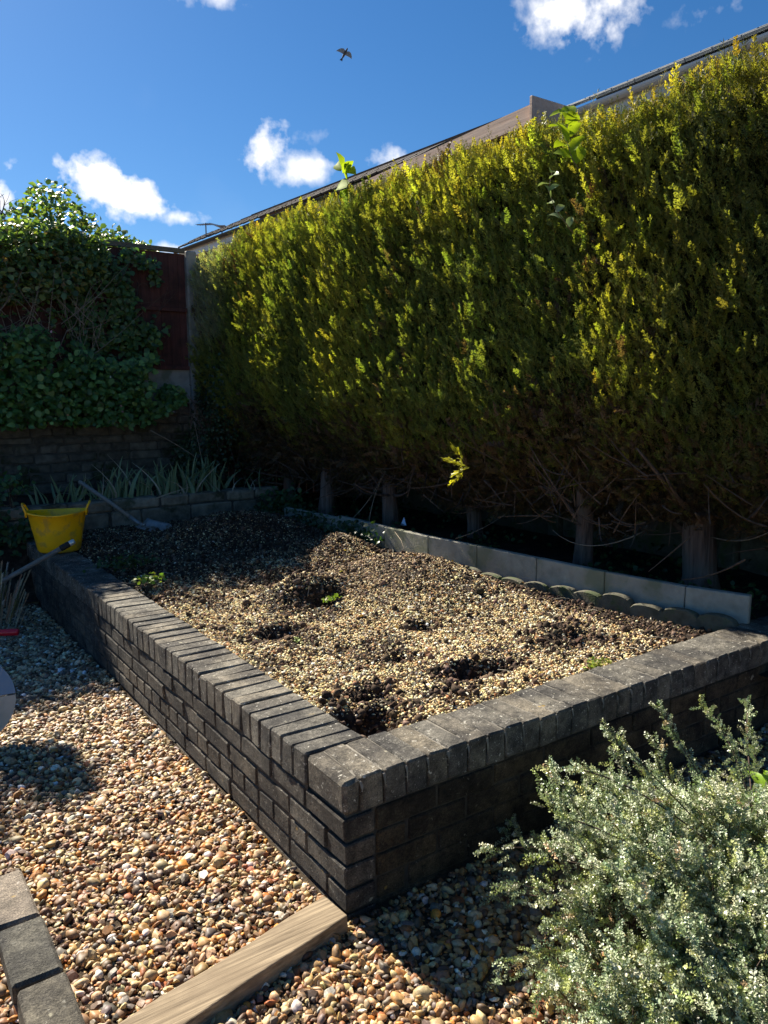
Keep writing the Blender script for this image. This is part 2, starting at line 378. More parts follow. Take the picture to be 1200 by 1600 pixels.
def pebbles(k, sub=2, amp=.3, flat=(.35, .75), m=0, seed=1):
    out = []; g = np.random.default_rng(seed); V, F = ico(sub)
    for i in range(k):
        d = vnoise(V*1.3+g.uniform(0, 50, 3))-.5
        w = V*(1+amp*2*d[:, None])
        if i % 2 == 0:          # chipped flint: clip by a few planes
            for _ in range(6):
                nrm = g.normal(size=3); nrm /= np.linalg.norm(nrm); lim = g.uniform(.35, .75); dd = w@nrm
                w = w - np.maximum(dd-lim, 0)[:, None]*nrm
        w = w*np.array([1, g.uniform(.6, .95), g.uniform(*flat)])*.5
        out.append((w, F, m, i % 2 != 0))
    return out
def align_rot(dirs, spin):
    """euler turning +Z to each direction with a spin about it"""
    out = np.empty((len(dirs), 3))
    for i, d in enumerate(dirs):
        q = Vector(d).to_track_quat('Z', 'Y') @ Euler((0, 0, spin[i])).to_quaternion(); out[i] = q.to_euler()[:]
    return out

# ------------------------------------------------------------------ ground
def grid(name, x0, x1, y0, y1, step, hf, mat, **k):
    xs = np.linspace(x0, x1, max(2, int((x1-x0)/step)+1)); ys = np.linspace(y0, y1, max(2, int((y1-y0)/step)+1))
    X, Y = np.meshgrid(xs, ys, indexing='ij'); Z = hf(X.ravel(), Y.ravel())
    V = np.stack([X.ravel(), Y.ravel(), Z], -1); nx, ny = len(xs), len(ys)
    I = np.arange(nx*ny).reshape(nx, ny)
    F = np.stack([I[:-1, :-1], I[1:, :-1], I[1:, 1:], I[:-1, 1:]], -1).reshape(-1, 4)
    me = bpy.data.meshes.new(name); me.from_pydata(V.tolist(), [], F.tolist()); me.update()
    return link(name, me, [mat], None, True, **k)
def gh(x, y):  # gravel yard level
    return -.012 + .02*(n2(x, y, 1.3, 3)-.5) + .012*(n2(x, y, 5, 2, 4)-.5)
me = mesh('ground', [(-300, -300, -.06), (300, -300, -.06), (300, 300, -.06), (-300, 300, -.06)], [(0, 1, 2, 3)])
link('ground', me, [M['gravelbed']], kind='structure')
grid('gravel_path', -3.0, 3.8, -3.0, 5.2, .04, gh, M['gravelbed'], kind='structure')

def curb_at(y): return np.interp(y, [-2, .185, .482, .935, 1.42, 1.915, 2.38, 2.90, 3.55, 4.36, 5], [2.5, 2.405, 2.325, 2.262, 2.236, 2.206, 2.170, 2.160, 2.150, 2.085, 2.05])
def bed_h(x, y):
    z = .365 + .012*(n2(x, y, 3, 3)-.5)*2 + .05*smooth(2.4, 4.6, y) + .02*(n2(x, y, 9, 3, 2)-.5)
    def m(cx, cy, rx, ry, h, p=2.0):
        d = np.sqrt(((x-cx)/rx)**2+((y-cy)/ry)**2); return h*np.exp(-d**p)
    z = z + m(1.64, 1.72, .34, .42, .19) + m(1.40, 2.1, .35, .35, .10) + m(1.80, 2.92, .24, .30, .15) + m(1.5, 4.05, .5, .45, .18) + m(1.80, 1.1, .22, .3, .05) + .035*(n2(x, y, 5, 3, 11)-.5)*smooth(.6, 1.4, y)
    z = z + m(.95, 2.02, .24, .15, .11) + m(1.0, 2.95, .5, .3, .05) + m(.7, 3.7, .4, .4, .04)
    z = z - m(1.04, 1.84, .10, .07, .13) - m(.38, .44, .115, .10, .15) - m(.50, .62, .09, .06, .06) - m(1.13, .56, .10, .06, .07) - m(.97, .56, .08, .06, .08) - m(.56, 1.50, .12, .07, .05) - m(1.2, 1.18, .08, .05, .05) - m(.84, .86, .06, .04, .035) - m(1.3, 2.5, .25, .12, .07)
    z = z + m(1.6, .68, .16, .10, .05) + m(.98, .64, .08, .05, .03) + m(.60, 1.60, .1, .05, .03) + m(.25, .60, .05, .12, .012) + m(.46, .55, .07, .04, .03)
    edge = np.minimum(smooth(.19, .34, x), smooth(.19, .34, y))
    return z - .015*(1-edge)
grid('planting_bed_soil', .16, 2.5, .16, 5.0, .022, bed_h, M['soil'], kind='structure')
grid('hedge_border_soil', 2.19, 4.0, -1.5, 7.2, .06, lambda x, y: np.where(x < curb_at(y)+.03, .26, .40+.06*(n2(x, y, 3, 3)-.5)), M['soil'], kind='structure')
grid('terrace_soil', -3, 2.35, 4.98, 6.4, .05, lambda x, y: .62+.06*(n2(x, y, 4, 3)-.5), M['soil'], kind='structure')
grid('dark_soil_bank', -3, .0, 4.3, 5.1, .05, lambda x, y: .02+.40*smooth(4.35, 4.8, y)+.05*(n2(x, y, 4, 3)-.5), M['soil'], kind='structure')

# gravel on the yard
def in_wall(x, y): return ((x > -.01) & (y > -.01))
def yard():
    pts = []
    for (x0, x1, y0, y1, s) in ((-1.35, 0, -1.0, 1.6, .0132), (-1.6, 0, 1.6, 4.6, .0142), (0, 3.1, -1.25, 0, .0135), (-1.35, 0, -1.5, -1.0, .02), (-2.6, -1.5, -1.5, 4.6, .035)):
        nx = int((x1-x0)/s); ny = int((y1-y0)/s); X, Y = np.meshgrid(np.arange(nx), np.arange(ny), indexing='ij')
        x = x0+(X.ravel()+rng.random(nx*ny))*s; y = y0+(Y.ravel()+rng.random(nx*ny))*s; pts.append(np.stack([x, y], -1))
    p = np.concatenate(pts); x, y = p.T
    keep = ~in_wall(x, y)
    keep &= ~((x > -.84) & (x < -.755) & (y < .66) & (y > -.35))
    p = p[keep]; x, y = p.T; n = len(p)
    size = np.clip(rng.lognormal(math.log(.0215), .38, n), .008, .052)
    z = gh(x, y) + rng.uniform(-.006, .008, n)
    rot = np.stack([rng.normal(0, .45, n), rng.normal(0, .45, n), rng.uniform(0, 6.28, n)], -1)
    c = palette(n, [(.60, .46, .24), (.43, .28, .12), (.38, .19, .065), (.12, .07, .04), (.19, .165, .135), (.78, .73, .62), (.29, .115, .045), (.58, .25, .045), (.20, .125, .07), (.50, .38, .21)],
                [20, 20, 11, 16, 10, 7, 6, 4, 15, 13], .22)
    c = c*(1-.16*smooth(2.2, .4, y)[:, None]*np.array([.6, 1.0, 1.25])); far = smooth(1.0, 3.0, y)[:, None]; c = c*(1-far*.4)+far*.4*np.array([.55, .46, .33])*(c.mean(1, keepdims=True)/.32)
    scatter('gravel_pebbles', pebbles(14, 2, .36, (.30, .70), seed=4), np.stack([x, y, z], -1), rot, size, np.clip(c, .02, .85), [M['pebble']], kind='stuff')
yard()

# gravel and clods in the bed
HOLES = [(.38, .44, .15, .12), (.50, .66, .13, .06), (1.13, .56, .13, .07), (.95, .57, .12, .08), (1.0, 1.90, .15, .10), (.56, 1.50, .15, .08), (1.2, 1.18, .09, .06), (.84, .86, .07, .05), (1.62, .66, .18, .12), (1.3, 2.5, .25, .14), (1.75, .50, .08, .06), (.78, .45, .10, .05)]
def bed():
    s = .0086; x0, x1, y0, y1 = .2, 2.32, .2, 4.95
    nx = int((x1-x0)/s); ny = int((y1-y0)/s); X, Y = np.meshgrid(np.arange(nx), np.arange(ny), indexing='ij')
    x = x0+(X.ravel()+rng.random(nx*ny))*s; y = y0+(Y.ravel()+rng.random(nx*ny))*s
    hole = np.zeros(len(x))
    for (cx, cy, rx, ry) in HOLES:
        d = np.sqrt(((x-cx)/rx)**2+((y-cy)/ry)**2) + (n2(x, y, 16, 3, cx)-.5)*2.0; hole = np.maximum(hole, 1-smooth(.4, 1.3, d))
    band = smooth(1.93, 2.03, x+(n2(x, y, 5, 2, 9)-.5)*.12+.02*y)
    back = smooth(2.35, 3.0, y+(n2(x, y, 2.5, 3, 3)-.5)*.9)
    mound = smooth(.35, .9, np.exp(-(((x-1.5)/.55)**2+((y-2.0)/.65)**2)))
    patch = smooth(.48, .66, n2(x, y, 5.5, 5, 7)+.10*smooth(.7, 1.6, y)-.07)
    dens = 1.0*(1-.86*hole)*(1-.93*band)*(1-.84*back)*(1-.5*mound*smooth(.4,.6,n2(x, y, 7, 3, 5)))*(1-.66*patch)
    k = rng.random(len(x)) < dens; x, y = x[k], y[k]; bk = back[k]; n = len(x)
    size = np.clip(rng.lognormal(math.log(.0120), .32, n), .005, .028)
    z = bed_h(x, y)+rng.uniform(-.002, .006, n)
    rot = np.stack([rng.normal(0, .55, n), rng.normal(0, .55, n), rng.uniform(0, 6.28, n)], -1)
    c = palette(n, [(.78, .66, .38), (.68, .52, .25), (.46, .29, .13), (.16, .10, .06), (.42, .36, .26), (.88, .80, .60), (.34, .16, .07)], [27, 22, 12, 12, 8, 14, 5], .15)
    dull = (mound[k]*.55+bk*.35)[:, None]; c = c*(1-dull)+dull*np.array([.30, .205, .135])
    scatter('bed_gravel', pebbles(8, 1, .3, (.35, .7), seed=9), np.stack([x, y, z], -1), rot, size, np.clip(c, .02, .85), [M['chip']], kind='stuff')
    # soil clods and crumbs
    P = []; S = []
    for (cx, cy, rx, ry) in HOLES:
        m = int(260*rx*ry/.012); a = rng.uniform(0, 6.28, m); r = rng.random(m)**.6*1.45
        P.append(np.stack([cx+rx*r*np.cos(a), cy+ry*r*np.sin(a)], -1)); S.append(rng.lognormal(math.log(.014), .5, m))
    m = 15000; P.append(np.stack([rng.uniform(.25, 2.3, m), rng.uniform(2.2, 4.9, m)], -1)); S.append(rng.lognormal(math.log(.012), .5, m))
    m = 11000; P.append(np.stack([rng.uniform(.3, 2.3, m), rng.uniform(.25, 2.4, m)], -1)); S.append(rng.lognormal(math.log(.010), .5, m))
    m = 3500; P.append(np.stack([rng.uniform(1.9, 2.3, m), rng.uniform(.25, 4.4, m)], -1)); S.append(rng.lognormal(math.log(.011), .5, m))
    P = np.concatenate(P); S = np.clip(np.concatenate(S), .004, .045); n = len(P)
    z = bed_h(P[:, 0], P[:, 1])+S*.25
    rot = rng.uniform(0, 6.28, (n, 3)); c = palette(n, [(.045, .032, .023), (.085, .06, .042), (.14, .095, .066), (.18, .125, .09)], [4, 5, 4, 2], .2)
    scatter('soil_crumbs', pebbles(6, 1, .5, (.6, .9), seed=21), np.stack([P[:, 0], P[:, 1], z], -1), rot, S, np.clip(c, .01, .3), [M['clod']], kind='stuff')
bed()

# ------------------------------------------------------------------ brick wall round the bed
def brick_mesh(name, lx, ly, lz, k, bev=.006, jit=.0022):
    out = []; rg = random.Random(hash(name) % 1000 if False else len(name)*13)
    for i in range(k):
        V, F = bbox((-lx/2, -ly/2, -lz/2), (lx/2, ly/2, lz/2), bev, jit, rg); out.append(mesh(name, V, F))
    return out
garden_wall = empty('brick_garden_wall', (0, 0, 0), label='low L-shaped dark brick wall with upright coping bricks round the gravelled bed', cat='wall')
def place(mset, mat, loc, parent, name='brick', rz=0, tilt=.008, off=.002):
    me = random.choice(mset)
    if not me.materials: me.materials.append(mat)
    o = bpy.data.objects.new(name, me); COL.objects.link(o); o.parent = parent
    o.location = [a+random.uniform(-off, off)-b for a, b in zip(loc, parent.location)]
    o.rotation_euler = (random.gauss(0, tilt), random.gauss(0, tilt), rz+random.gauss(0, tilt)); return o
PL, PR = .0792, .0816; TOP = .41; CH = .108
cop_l = brick_mesh('coping_brick_left', .222, PL-.0065, CH, 9, .0055, .0022)
cop_r = brick_mesh('coping_brick_front', PR-.0045, .222, CH, 9, .0055, .0022)
for k in range(56):
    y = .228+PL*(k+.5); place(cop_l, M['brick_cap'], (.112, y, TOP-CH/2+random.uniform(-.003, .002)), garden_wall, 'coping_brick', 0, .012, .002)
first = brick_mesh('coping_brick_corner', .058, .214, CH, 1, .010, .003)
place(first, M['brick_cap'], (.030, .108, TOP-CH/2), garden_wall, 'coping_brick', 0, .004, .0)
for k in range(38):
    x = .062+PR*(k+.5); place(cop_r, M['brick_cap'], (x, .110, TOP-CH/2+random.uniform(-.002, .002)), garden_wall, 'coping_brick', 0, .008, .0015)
st = brick_mesh('stretcher_left', .104, .228, .064, 8, .004, .002); hd = brick_mesh('header_left', .104, .104, .064, 8, .004, .002)
stf = brick_mesh('stretcher_front', .228, .104, .069, 8, .004, .0015); hdf = brick_mesh('header_front', .104, .104, .069, 4, .004, .0015)
P2 = .2385; P1 = .1145
for row in range(5):
    zc = TOP-CH-.006-.075*(row+.5)+.002
    y = .0; seq = {0: 'S', 1: 'HS', 2: 'SH', 3: 'HS', 4: 'S'}[row]; first_ = True
    while y < 4.5:
        ty = (seq[0] if first_ or len(seq) == 1 else seq[1]); first_ = False
        ln = P2 if ty == 'S' else P1
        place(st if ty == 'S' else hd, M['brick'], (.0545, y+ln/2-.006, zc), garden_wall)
        y += ln
    x = .112; k = 0
    if row in (0, 2): x = .112
    if row in (1, 3): x = .232
    while x < 3.1:
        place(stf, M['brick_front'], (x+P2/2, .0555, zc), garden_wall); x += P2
    if row in (1, 3): place(hdf, M['brick_front'], (.172, .0555, zc), garden_wall)
mb = MB(); mb.box((.062, .016, TOP-.022), (3.13, .218, TOP-.0052)); mb.build('pointing', M['mortar_pale'], garden_wall)
mb = MB(); mb.box((.008, .225, -.09), (.218, 4.66, TOP-.010)); mb.build('mortar', M['mortar'], garden_wall)
mb = MB(); mb.box((.014, .011, -.09), (3.15, .2215, TOP-.0065)); mb.build('mortar', M['mortar'], garden_wall)
# drips of mortar squeezed out of the coping joints
mb = MB()
for k in range(33):
    x = .062+PR*k; w = random.uniform(.004, .008); d = random.uniform(.015, .05)
    mb.add([(x-w, .003, TOP-.012), (x+w, .003, TOP-.012), (x+w*.5, -.003, TOP-.03), (x, -.004, TOP-.02-d), (x-w*.6, -.003, TOP-.03), (x-w, .06, TOP-.001), (x+w, .06, TOP-.001)], [(0, 4, 3, 2, 1), (0, 1, 6, 5)])
mb.build('mortar_drips', M['mortar_pale'], garden_wall)

# weathered plank on the gravel
pk = MB()
A = Vector((-.027, .072, 0)); B = Vector((-.020, -.045, 0)); d = Vector((-.64, -.128, 0)); d = d.normalized()
n_ = 14; V = []
for i in range(n_+1):
    t = i/n_*1.9; w = .004*math.sin(i*1.9)
    for q, zz in ((A+Vector((0, w, 0)), .034), (B+Vector((0, -w*.6, 0)), .036+.001*math.sin(i)), (B+Vector((.004, w, 0)), -.03), (A, -.03)):
        V.append((q.x+d.x*t, q.y+d.y*t, zz))
F = [(0, 1, 2, 3)]
for i in range(n_):
    for k in range(4): F.append((i*4+k, (i+1)*4+k, (i+1)*4+(k+1) % 4, i*4+(k+1) % 4))
F.append(tuple(n_*4+k for k in (3, 2, 1, 0))); pk.add(V, F)
o = pk.build('timber_plank', M['sleeper'], label='weathered grey-brown timber plank edging the gravel at the wall corner', cat='plank')
bm_ = o.modifiers.new('bevel', 'BEVEL'); bm_.width = .004; bm_.segments = 2; bm_.limit_method = 'ANGLE'

# paving blocks, bottom left
M['block'] = brick_mat('worn_paving_block', (.135, .13, .112), (.06, .058, .05), (.45, .44, .38), .2)
M['blockred'] = brick_mat('pinkish_paving_block', (.25, .215, .18), (.13, .115, .098), (.5, .46, .4), .2)
edging = [(-.741, .433, .700, 'blockred', 'pale pinkish-grey worn paving block, farthest of the block row at lower left'),
          (-.738, .178, .421, 'block', 'dark grey worn paving block with a white lichen smudge, middle of the block row'),
          (-.736, -.085, .163, 'block', 'dark speckled paving block nearest the camera, bottom left of the block row'),
          (-.740, .712, .95, 'block', 'paving block hidden by the picture edge beyond the pinkish block')]
for (x1, y0, y1, m, lab) in edging[:3]:
    V, F = bbox((-.118, 0, -.06), (0, y1-y0, .062), .009, .003)
    o = link('paving_block', mesh('paving_block', V, F), [M[m]], label=lab, cat='paving block', group='paving blocks edging the gravel')
    o.location = (x1, y0, 0); o.rotation_euler = (0, random.uniform(-.015, .015), random.uniform(-.02, .02)+.02)

# ------------------------------------------------------------------ slab edging and scalloped edging along the hedge
top_pts = [(2.405, .185), (2.325, .482), (2.262, .935), (2.236, 1.42), (2.206, 1.915), (2.170, 2.38), (2.160, 2.90), (2.150, 3.55), (2.085, 4.36)]
slab = empty('slab_edging', (2.2, 2.2, .38), label='row of upright grey concrete slabs holding back the soil under the hedge', cat='edging')
for i in range(len(top_pts)-1):
    a = Vector((*top_pts[i], 0)); b = Vector((*top_pts[i+1], 0)); L_ = (b-a).length; u = (b-a)/L_; nn = Vector((u.y, -u.x, 0))
    if nn.x < 0: nn = -nn
    V, F = bbox((.003, 0, 0), (L_-.003, .042, .17), .004, .0015)
    zt = .553 + random.uniform(-.004, .004)-.012*max(0, i-6); V = [a+u*v.x+nn*v.y+Vector((0, 0, zt-.17+v.z)) for v in V]
    link('slab', mesh('slab', V, F), [M['slab']], slab)
sc = empty('scalloped_edging', (2.2, 1.5, .38), label='mossy scalloped concrete edging half buried in front of the upright slabs', cat='edging')
ys = [.20, .72, 1.26, 1.8, 2.34, 2.88, 3.42, 3.95]
def curbx(y):
    for (x0, y0), (x1, y1) in zip(top_pts, top_pts[1:]):
        if y <= y1: return x0+(x1-x0)*max(0, (y-y0))/(y1-y0)
    return top_pts[-1][0]
for i in range(len(ys)-1):
    V = []; F = []; y0, y1 = ys[i]+.004, ys[i+1]-.004; m = 36
    for j in range(m+1):
        t = j/m; y = y0+(y1-y0)*t; x = curbx(y)-.085+.01*math.sin(i*2.1); ph = (t*3) % 1.0 if t < 1 else 1.0
        kk = i*3+min(2, int(t*3)); h = .420+(.036-.006*(kk % 3))*math.sqrt(max(0, 1-(2*ph-1)**2)) + .006*math.sin(kk*2.7)-.030*float(smooth(.9, 1.5, y))-.03*float(smooth(2.0, 2.6, y))
        V += [(x, y, .33), (x-.0, y, h-.006), (x+.01, y, h), (x+.036, y, h), (x+.045, y, h-.006), (x+.045, y, .33)]
    for j in range(m):
        for k in range(5): F.append((j*6+k, j*6+k+1, j*6+6+k+1, j*6+6+k))
    F.append((0, 5, 4, 3, 2, 1)); e = m*6; F.append((e, e+1, e+2, e+3, e+4, e+5))
    link('scallop_block', mesh('scallop_block', V, F), [M['scallop']], sc)

# ------------------------------------------------------------------ stone ledge and back wall
def stone_wall(name, x0, x1, yf, z0, z1, course, wr, mat, mortar, label, depth=.16, rot=0, cap=None):
    w = empty(name, ((x0+x1)/2, yf, z0), label=label, cat='wall')
    z = z0
    while z < z1-.02:
        h = min(course*random.uniform(.8, 1.25), z1-z)
        if z1-(z+h) < course*.45: h = z1-z
        x = x0-random.uniform(0, wr[0])
        while x < x1:
            ww = min(random.uniform(*wr), x1-x+.001)
            if ww < .04: break
            V, F = bbox((x+.006, 0, z+.006), (x+ww-.006, depth, z+h-.004), .014, .008)
            yy = yf+random.uniform(-.014, .006); V = [(v.x, v.y+yy+(v.x-x0)*rot, v.z) for v in V]
            link('stone', mesh('stone', V, F), [mat], w); x += ww
        z += h
    V, F = bbox((x0, 0, z0-.1), (x1, depth-.03, z1-.012)); V = [(v[0], v[1]+yf+.014+(v[0]-x0)*rot, v[2]) for v in V]
    link('mortar', mesh('mortar', V, F), [mortar], w); return w
stone_wall('stone_ledge', -1.6, 2.36, 4.80, .28, .652, .125, (.22, .48), M['ledgestone'], M['stonemortar'], 'knee-high rough sandstone ledge at the back of the bed behind the shovel', .2, .045)
stone_wall('rubble_back_wall', -2.2, 2.25, 6.11, .60, 1.60, .085, (.16, .34), M['stone'], M['stonemortar'], 'tall dark rubble stone wall carrying the red-brown fence, half hidden by creepers', .2)

# ------------------------------------------------------------------ back fence
fence = empty('panel_fence', (0, 6, 1.53), label='red-brown boarded fence panels on a concrete gravel board at the far left', cat='fence')
mb = MB(); mb.box((-2.0, 6.04, 1.46), (1.90, 6.09, 1.81), .004); mb.build('gravel_board', M['concrete'], fence)
x = -2.0
while x < 1.885:
    w = random.uniform(.088, .102); x2 = min(x+w, 1.893); zt = 2.955
    V = [(x, 6.045, 1.79), (x2+.008, 6.052, 1.79), (x2+.008, 6.063, 1.79), (x, 6.063, 1.79)]; V += [(a, b, zt) for a, b, c in V]
    for v in range(8): V[v] = (V[v][0], V[v][1]+random.uniform(-.002, .002), V[v][2])
    F = [(0, 3, 2, 1), (4, 5, 6, 7)]+[(k, (k+1) % 4, (k+1) % 4+4, k+4) for k in range(4)]
    link('board', mesh('board', V, F), [M['fence']], fence); x = x2
for zr, nm in ((2.96, 'capping_rail'), (2.38, 'rail'), (1.80, 'rail')):
    mb = MB(); mb.box((-2.0, 6.012, zr), (1.893, 6.044, zr+(.045 if nm == 'capping_rail' else .04)), .003); mb.build(nm, M['fence_rail'] if nm == 'capping_rail' else M['fence'], fence)
mb = MB()
x = 2.01
while x < 4.6:  # boards added behind the hedge to block sun along its back
    V, F = bbox((x, 6.05, .2), (x+.094, 6.066, 2.93)); link('board', mesh('board', V, F), [M['fence']], fence); x += .096
post = MB(); post.box((1.898, 5.985, .5), (2.005, 6.10, 2.985), .012); post.build('concrete_post', M['concrete'], label='grey concrete fence post where the red-brown fence meets the hedge', cat='post')

# fence behind the hedge
rf = empty('rear_fence', (3.55, 2, .4), label='dark horizontal-board fence between concrete posts, glimpsed under the hedge', cat='fence')
for y0 in (-2.0, -.52, .96, 2.44, 3.92, 5.40):
    for zz in range(9):
        mb = MB(); z0 = .72+zz*.155; mb.box((3.53+(zz % 2)*.006, y0+.065, z0), (3.55+(zz % 2)*.006, y0+1.415, z0+.15), .003, .002); mb.build('board', M['fence_dark'], rf)
    mb = MB(); mb.box((3.52, y0+.065, .35), (3.57, y0+1.415, .715), .004); mb.build('gravel_board', M['scallop'], rf)  # gravel boards and posts in dark concrete to paint in the hedge's shade
    mb = MB(); mb.box((3.48, y0-.05, .3), (3.60, y0+.06, 2.2), .008); mb.build('post', M['scallop'], rf)

# ------------------------------------------------------------------ conifer hedge
def conifer_spray(g, dead=False):
    V = []; F = []
    def blade(p, d, L, w, sidev):
        p = np.array(p); d = d/np.linalg.norm(d); s = np.cross(d, sidev); s /= (np.linalg.norm(s)+1e-9); b = np.cross(d, s)*.25
        n = len(V); V.extend([p, p+d*L*.45+s*w+b*w, p+d*L, p+d*L*.45-s*w+b*w]); F.append((n, n+1, n+2, n+3))
    main = np.array([0, 0, 1.]); lean = np.array([g.normal(0, .12), g.normal(0, .12), 0])
    pts = [np.array([0, 0, 0.])]; d = main+lean
    for i in range(8): d = d/np.linalg.norm(d)+g.normal(0, .07, 3); pts.append(pts[-1]+d/np.linalg.norm(d)*.125)
    for i in range(8):
        blade(pts[i], pts[i+1]-pts[i], .17 if not dead else .16, .030 if not dead else .012, g.normal(size=3))
        if i >= 1:
            for sgn in (1, -1):
                a = g.uniform(0, 6.28) if dead else (g.normal(0, .5)+(0 if sgn > 0 else math.pi))
                sd = np.array([math.cos(a), math.sin(a), g.uniform(.7, 1.5)]); sl = (.36-.028*i)*g.uniform(.7, 1.2)
                if dead: sl *= 1.1
                blade(pts[i], sd, sl, .048 if not dead else .011, np.array([0, 1., .2]))
                if not dead:
                    q = pts[i]+sd/np.linalg.norm(sd)*sl*.45
                    blade(q, sd+np.array([math.cos(a+1.2), math.sin(a+1.2), .3])*.7, sl*.5, .040, np.array([0, 1., .3]))
                    blade(q, sd+np.array([math.cos(a-1.2), math.sin(a-1.2), .5])*.7, sl*.5, .040, np.array([0, 1., .3]))
    return np.array(V), F
gs = np.random.default_rng(12)
SPR = [(*conifer_spray(gs), 0, False) for _ in range(6)] + [(*conifer_spray(gs, True), 1, False) for _ in range(4)]
def face_x(y, z):          # front surface of the hedge
    x = 2.22-.033*np.clip(y, -1, 6)
    low = np.clip((1.62-z)/.75, 0, 1.2); x = x + .42*low**1.6
    x = x + .09*smooth(2.75, 3.05, z)
    P = np.stack([np.zeros_like(y), y*3.2, z*1.1], -1); x = x + (fbm(P+5, 3)-.5)*.12 - .05*smooth(4.9, 6.0, y)
    P = np.stack([np.zeros_like(y), y*11, z*3.2], -1); x = x + (fbm(P+31, 2)-.5)*.07; x = x + (fbm(np.stack([y*9, z*9, y*0], -1), 2)-.5)*.10
    return x
def top_z(y): return 2.905 + .015*np.sin(y*1.7) + .10*smooth(.8, 2.6, y) - .10*smooth(5.3, 6.1, y) + (fbm(np.stack([y*4, y*0, y*0+3.], -1), 2)-.5)*.09
def bot_z(y): return .74 + (fbm(np.stack([y*2.2, y*0, y*0+9.], -1), 3)-.5)*.32
TR = [(2.777, .682, .085), (2.64, 1.402, .055), (2.948, 2.786, .06), (2.622, 3.422, .065), (2.572, 4.382, .07), (2.60, 5.223, .06)]
labels = ['hedge conifer at the right with the thick forked flaking trunk behind the last concrete slab',
          'hedge conifer with a straight pinkish trunk, second trunk from the right',
          'hedge conifer with a thin dark leaning trunk beside the grey post under the hedge',
          'hedge conifer with a dark trunk just left of the dangling pale plastic scrap',
          'hedge conifer with a straight trunk near the far end of the concrete slabs',
          'farthest hedge conifer, its trunk in deep shade in the back corner, leafy end tinted silver-lit']
bounds = [-1.2, 1.04, 2.05, 3.1, 3.9, 4.8, 6.25]
for ti, (tx, ty, tr) in enumerate(TR):
    y0, y1 = bounds[ti], bounds[ti+1]
    t = empty('hedge_conifer', (tx, ty, .38), label=labels[ti], cat='conifer', group='conifers clipped into one tall hedge')
    # trunk
    mb = MB(); P = []; rs = []
    for i in range(9):
        z = .3+i*.22; P.append((tx+.02*math.sin(i*1.3+ti)+.03*i*(-.3), ty+.025*math.sin(i*.9+ti*2), z)); rs.append(tr*(1.55 if i == 0 else 1.10-.055*i)*random.uniform(.95, 1.05))
    V_, F_ = tube(P, rs, 12)
    V_ = [v+Vector((v.x-tx, v.y-ty, 0)).normalized()*(.012*math.sin(math.atan2(v.y-ty, v.x-tx)*5+v.z*2+ti)+random.uniform(-.004, .004)) for v in V_]
    mb.add(V_, F_); mb.build('trunk', M['bark'], t, True)
    # limbs that flare out of the trunk and arching dead twigs
    for k in range(7 if ti < 4 else 4):
        a = random.uniform(math.pi*.55, math.pi*1.45); rr = random.uniform(.25, .55); z0 = random.uniform(.62, .95)
        s = Vector((tx, ty, z0)); e = s+Vector((math.cos(a)*rr, math.sin(a)*rr*1.3, random.uniform(.05, .55)))
        m_ = (s+e)/2+Vector((0, 0, random.uniform(-.16, .02)))
        mb = MB(); mb.tube(bez(s, m_, e, 8), [tr*(.34 if ti == 0 else .24)*(1-.85*i/7)*random.uniform(.9, 1.1) for i in range(8)], 6); mb.build('branch', M['darktwig'] if k % 2 else M['bark'], t, True)
    mb = MB()
    for k in range(110):
        y = random.uniform(y0, y1)
        if y < -.3: continue
        z = random.uniform(.72, 1.15); x = random.uniform(2.35, 2.9); s = Vector((x, y, z)); dr = Vector((random.uniform(-.28, .1), random.uniform(-.3, .3), random.uniform(-.18, .3)))
        mb.tube(bez(s, s+dr*.5+Vector((0, 0, random.uniform(-.08, .04))), s+dr, 6), [.0045*(1-.7*i/5)+.0008 for i in range(6)], 4, False)
    mb.build('twigs', M['darktwig'], t, kind='stuff')
    # foliage
    A_ = (y1-y0)*2.15; n = int(A_*6000)
    y = rng.uniform(y0, y1, n); zt = top_z(y); zb = bot_z(y); z = zb+(zt-zb)*rng.random(n)
    depth = rng.random(n)**1.5*.24
    x = face_x(y, z)+depth-.02
    # top surface
    nt = int((y1-y0)*1.3*1500); yt = rng.uniform(y0, y1, nt); xt = 2.2+rng.random(nt)**1.4*1.15; zt2 = top_z(yt)-rng.random(nt)**1.5*.12
    x = np.concatenate([x, xt]); y = np.concatenate([y, yt]); z = np.concatenate([z, zt2]); depth = np.concatenate([depth, rng.random(nt)*.1]); n = len(x)
    if ti == 5:      # rounded far end
        ne = 9000; ze = rng.uniform(.8, 2.95, ne); xe = 2.1+rng.random(ne)*1.0; ye = 5.98+.12*np.sin(ze*2)-rng.random(ne)*.15+(fbm(np.stack([xe*3, ze*2, ze*0], -1), 2)-.5)*.3
        x = np.concatenate([x, xe]); y = np.concatenate([y, ye]); z = np.concatenate([z, ze]); depth = np.concatenate([depth, rng.random(ne)*.2]); n = len(x)
    top = smooth(.14, .0, top_z(y)-z)
    out = np.stack([-np.ones(n)*.50*(1-top), rng.normal(0, .3, n), np.ones(n)*1.0], -1)+rng.normal(0, .30, (n, 3))
    low = smooth(1.50, .72, z+(fbm(np.stack([y*2, z*2, y*0+2], -1), 3)-.5)*.9)
    out[:, 2] -= low*rng.uniform(.0, 1.3, n)
    size = np.clip(rng.lognormal(math.log(.062), .36, n), .026, .15)
    # foliage colour: mottled, darker deeper in, browner low down
    cn = fbm(np.stack([y*2.4, z*1.0, y*0+1], -1), 3); cn2 = rng.random(n)
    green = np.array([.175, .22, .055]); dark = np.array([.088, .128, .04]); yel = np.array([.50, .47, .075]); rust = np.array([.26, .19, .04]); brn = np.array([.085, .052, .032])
    tipy = smooth(.50, .66, cn)*.35+.20*(cn2 > .84); mixd = smooth(.05, .20, depth)
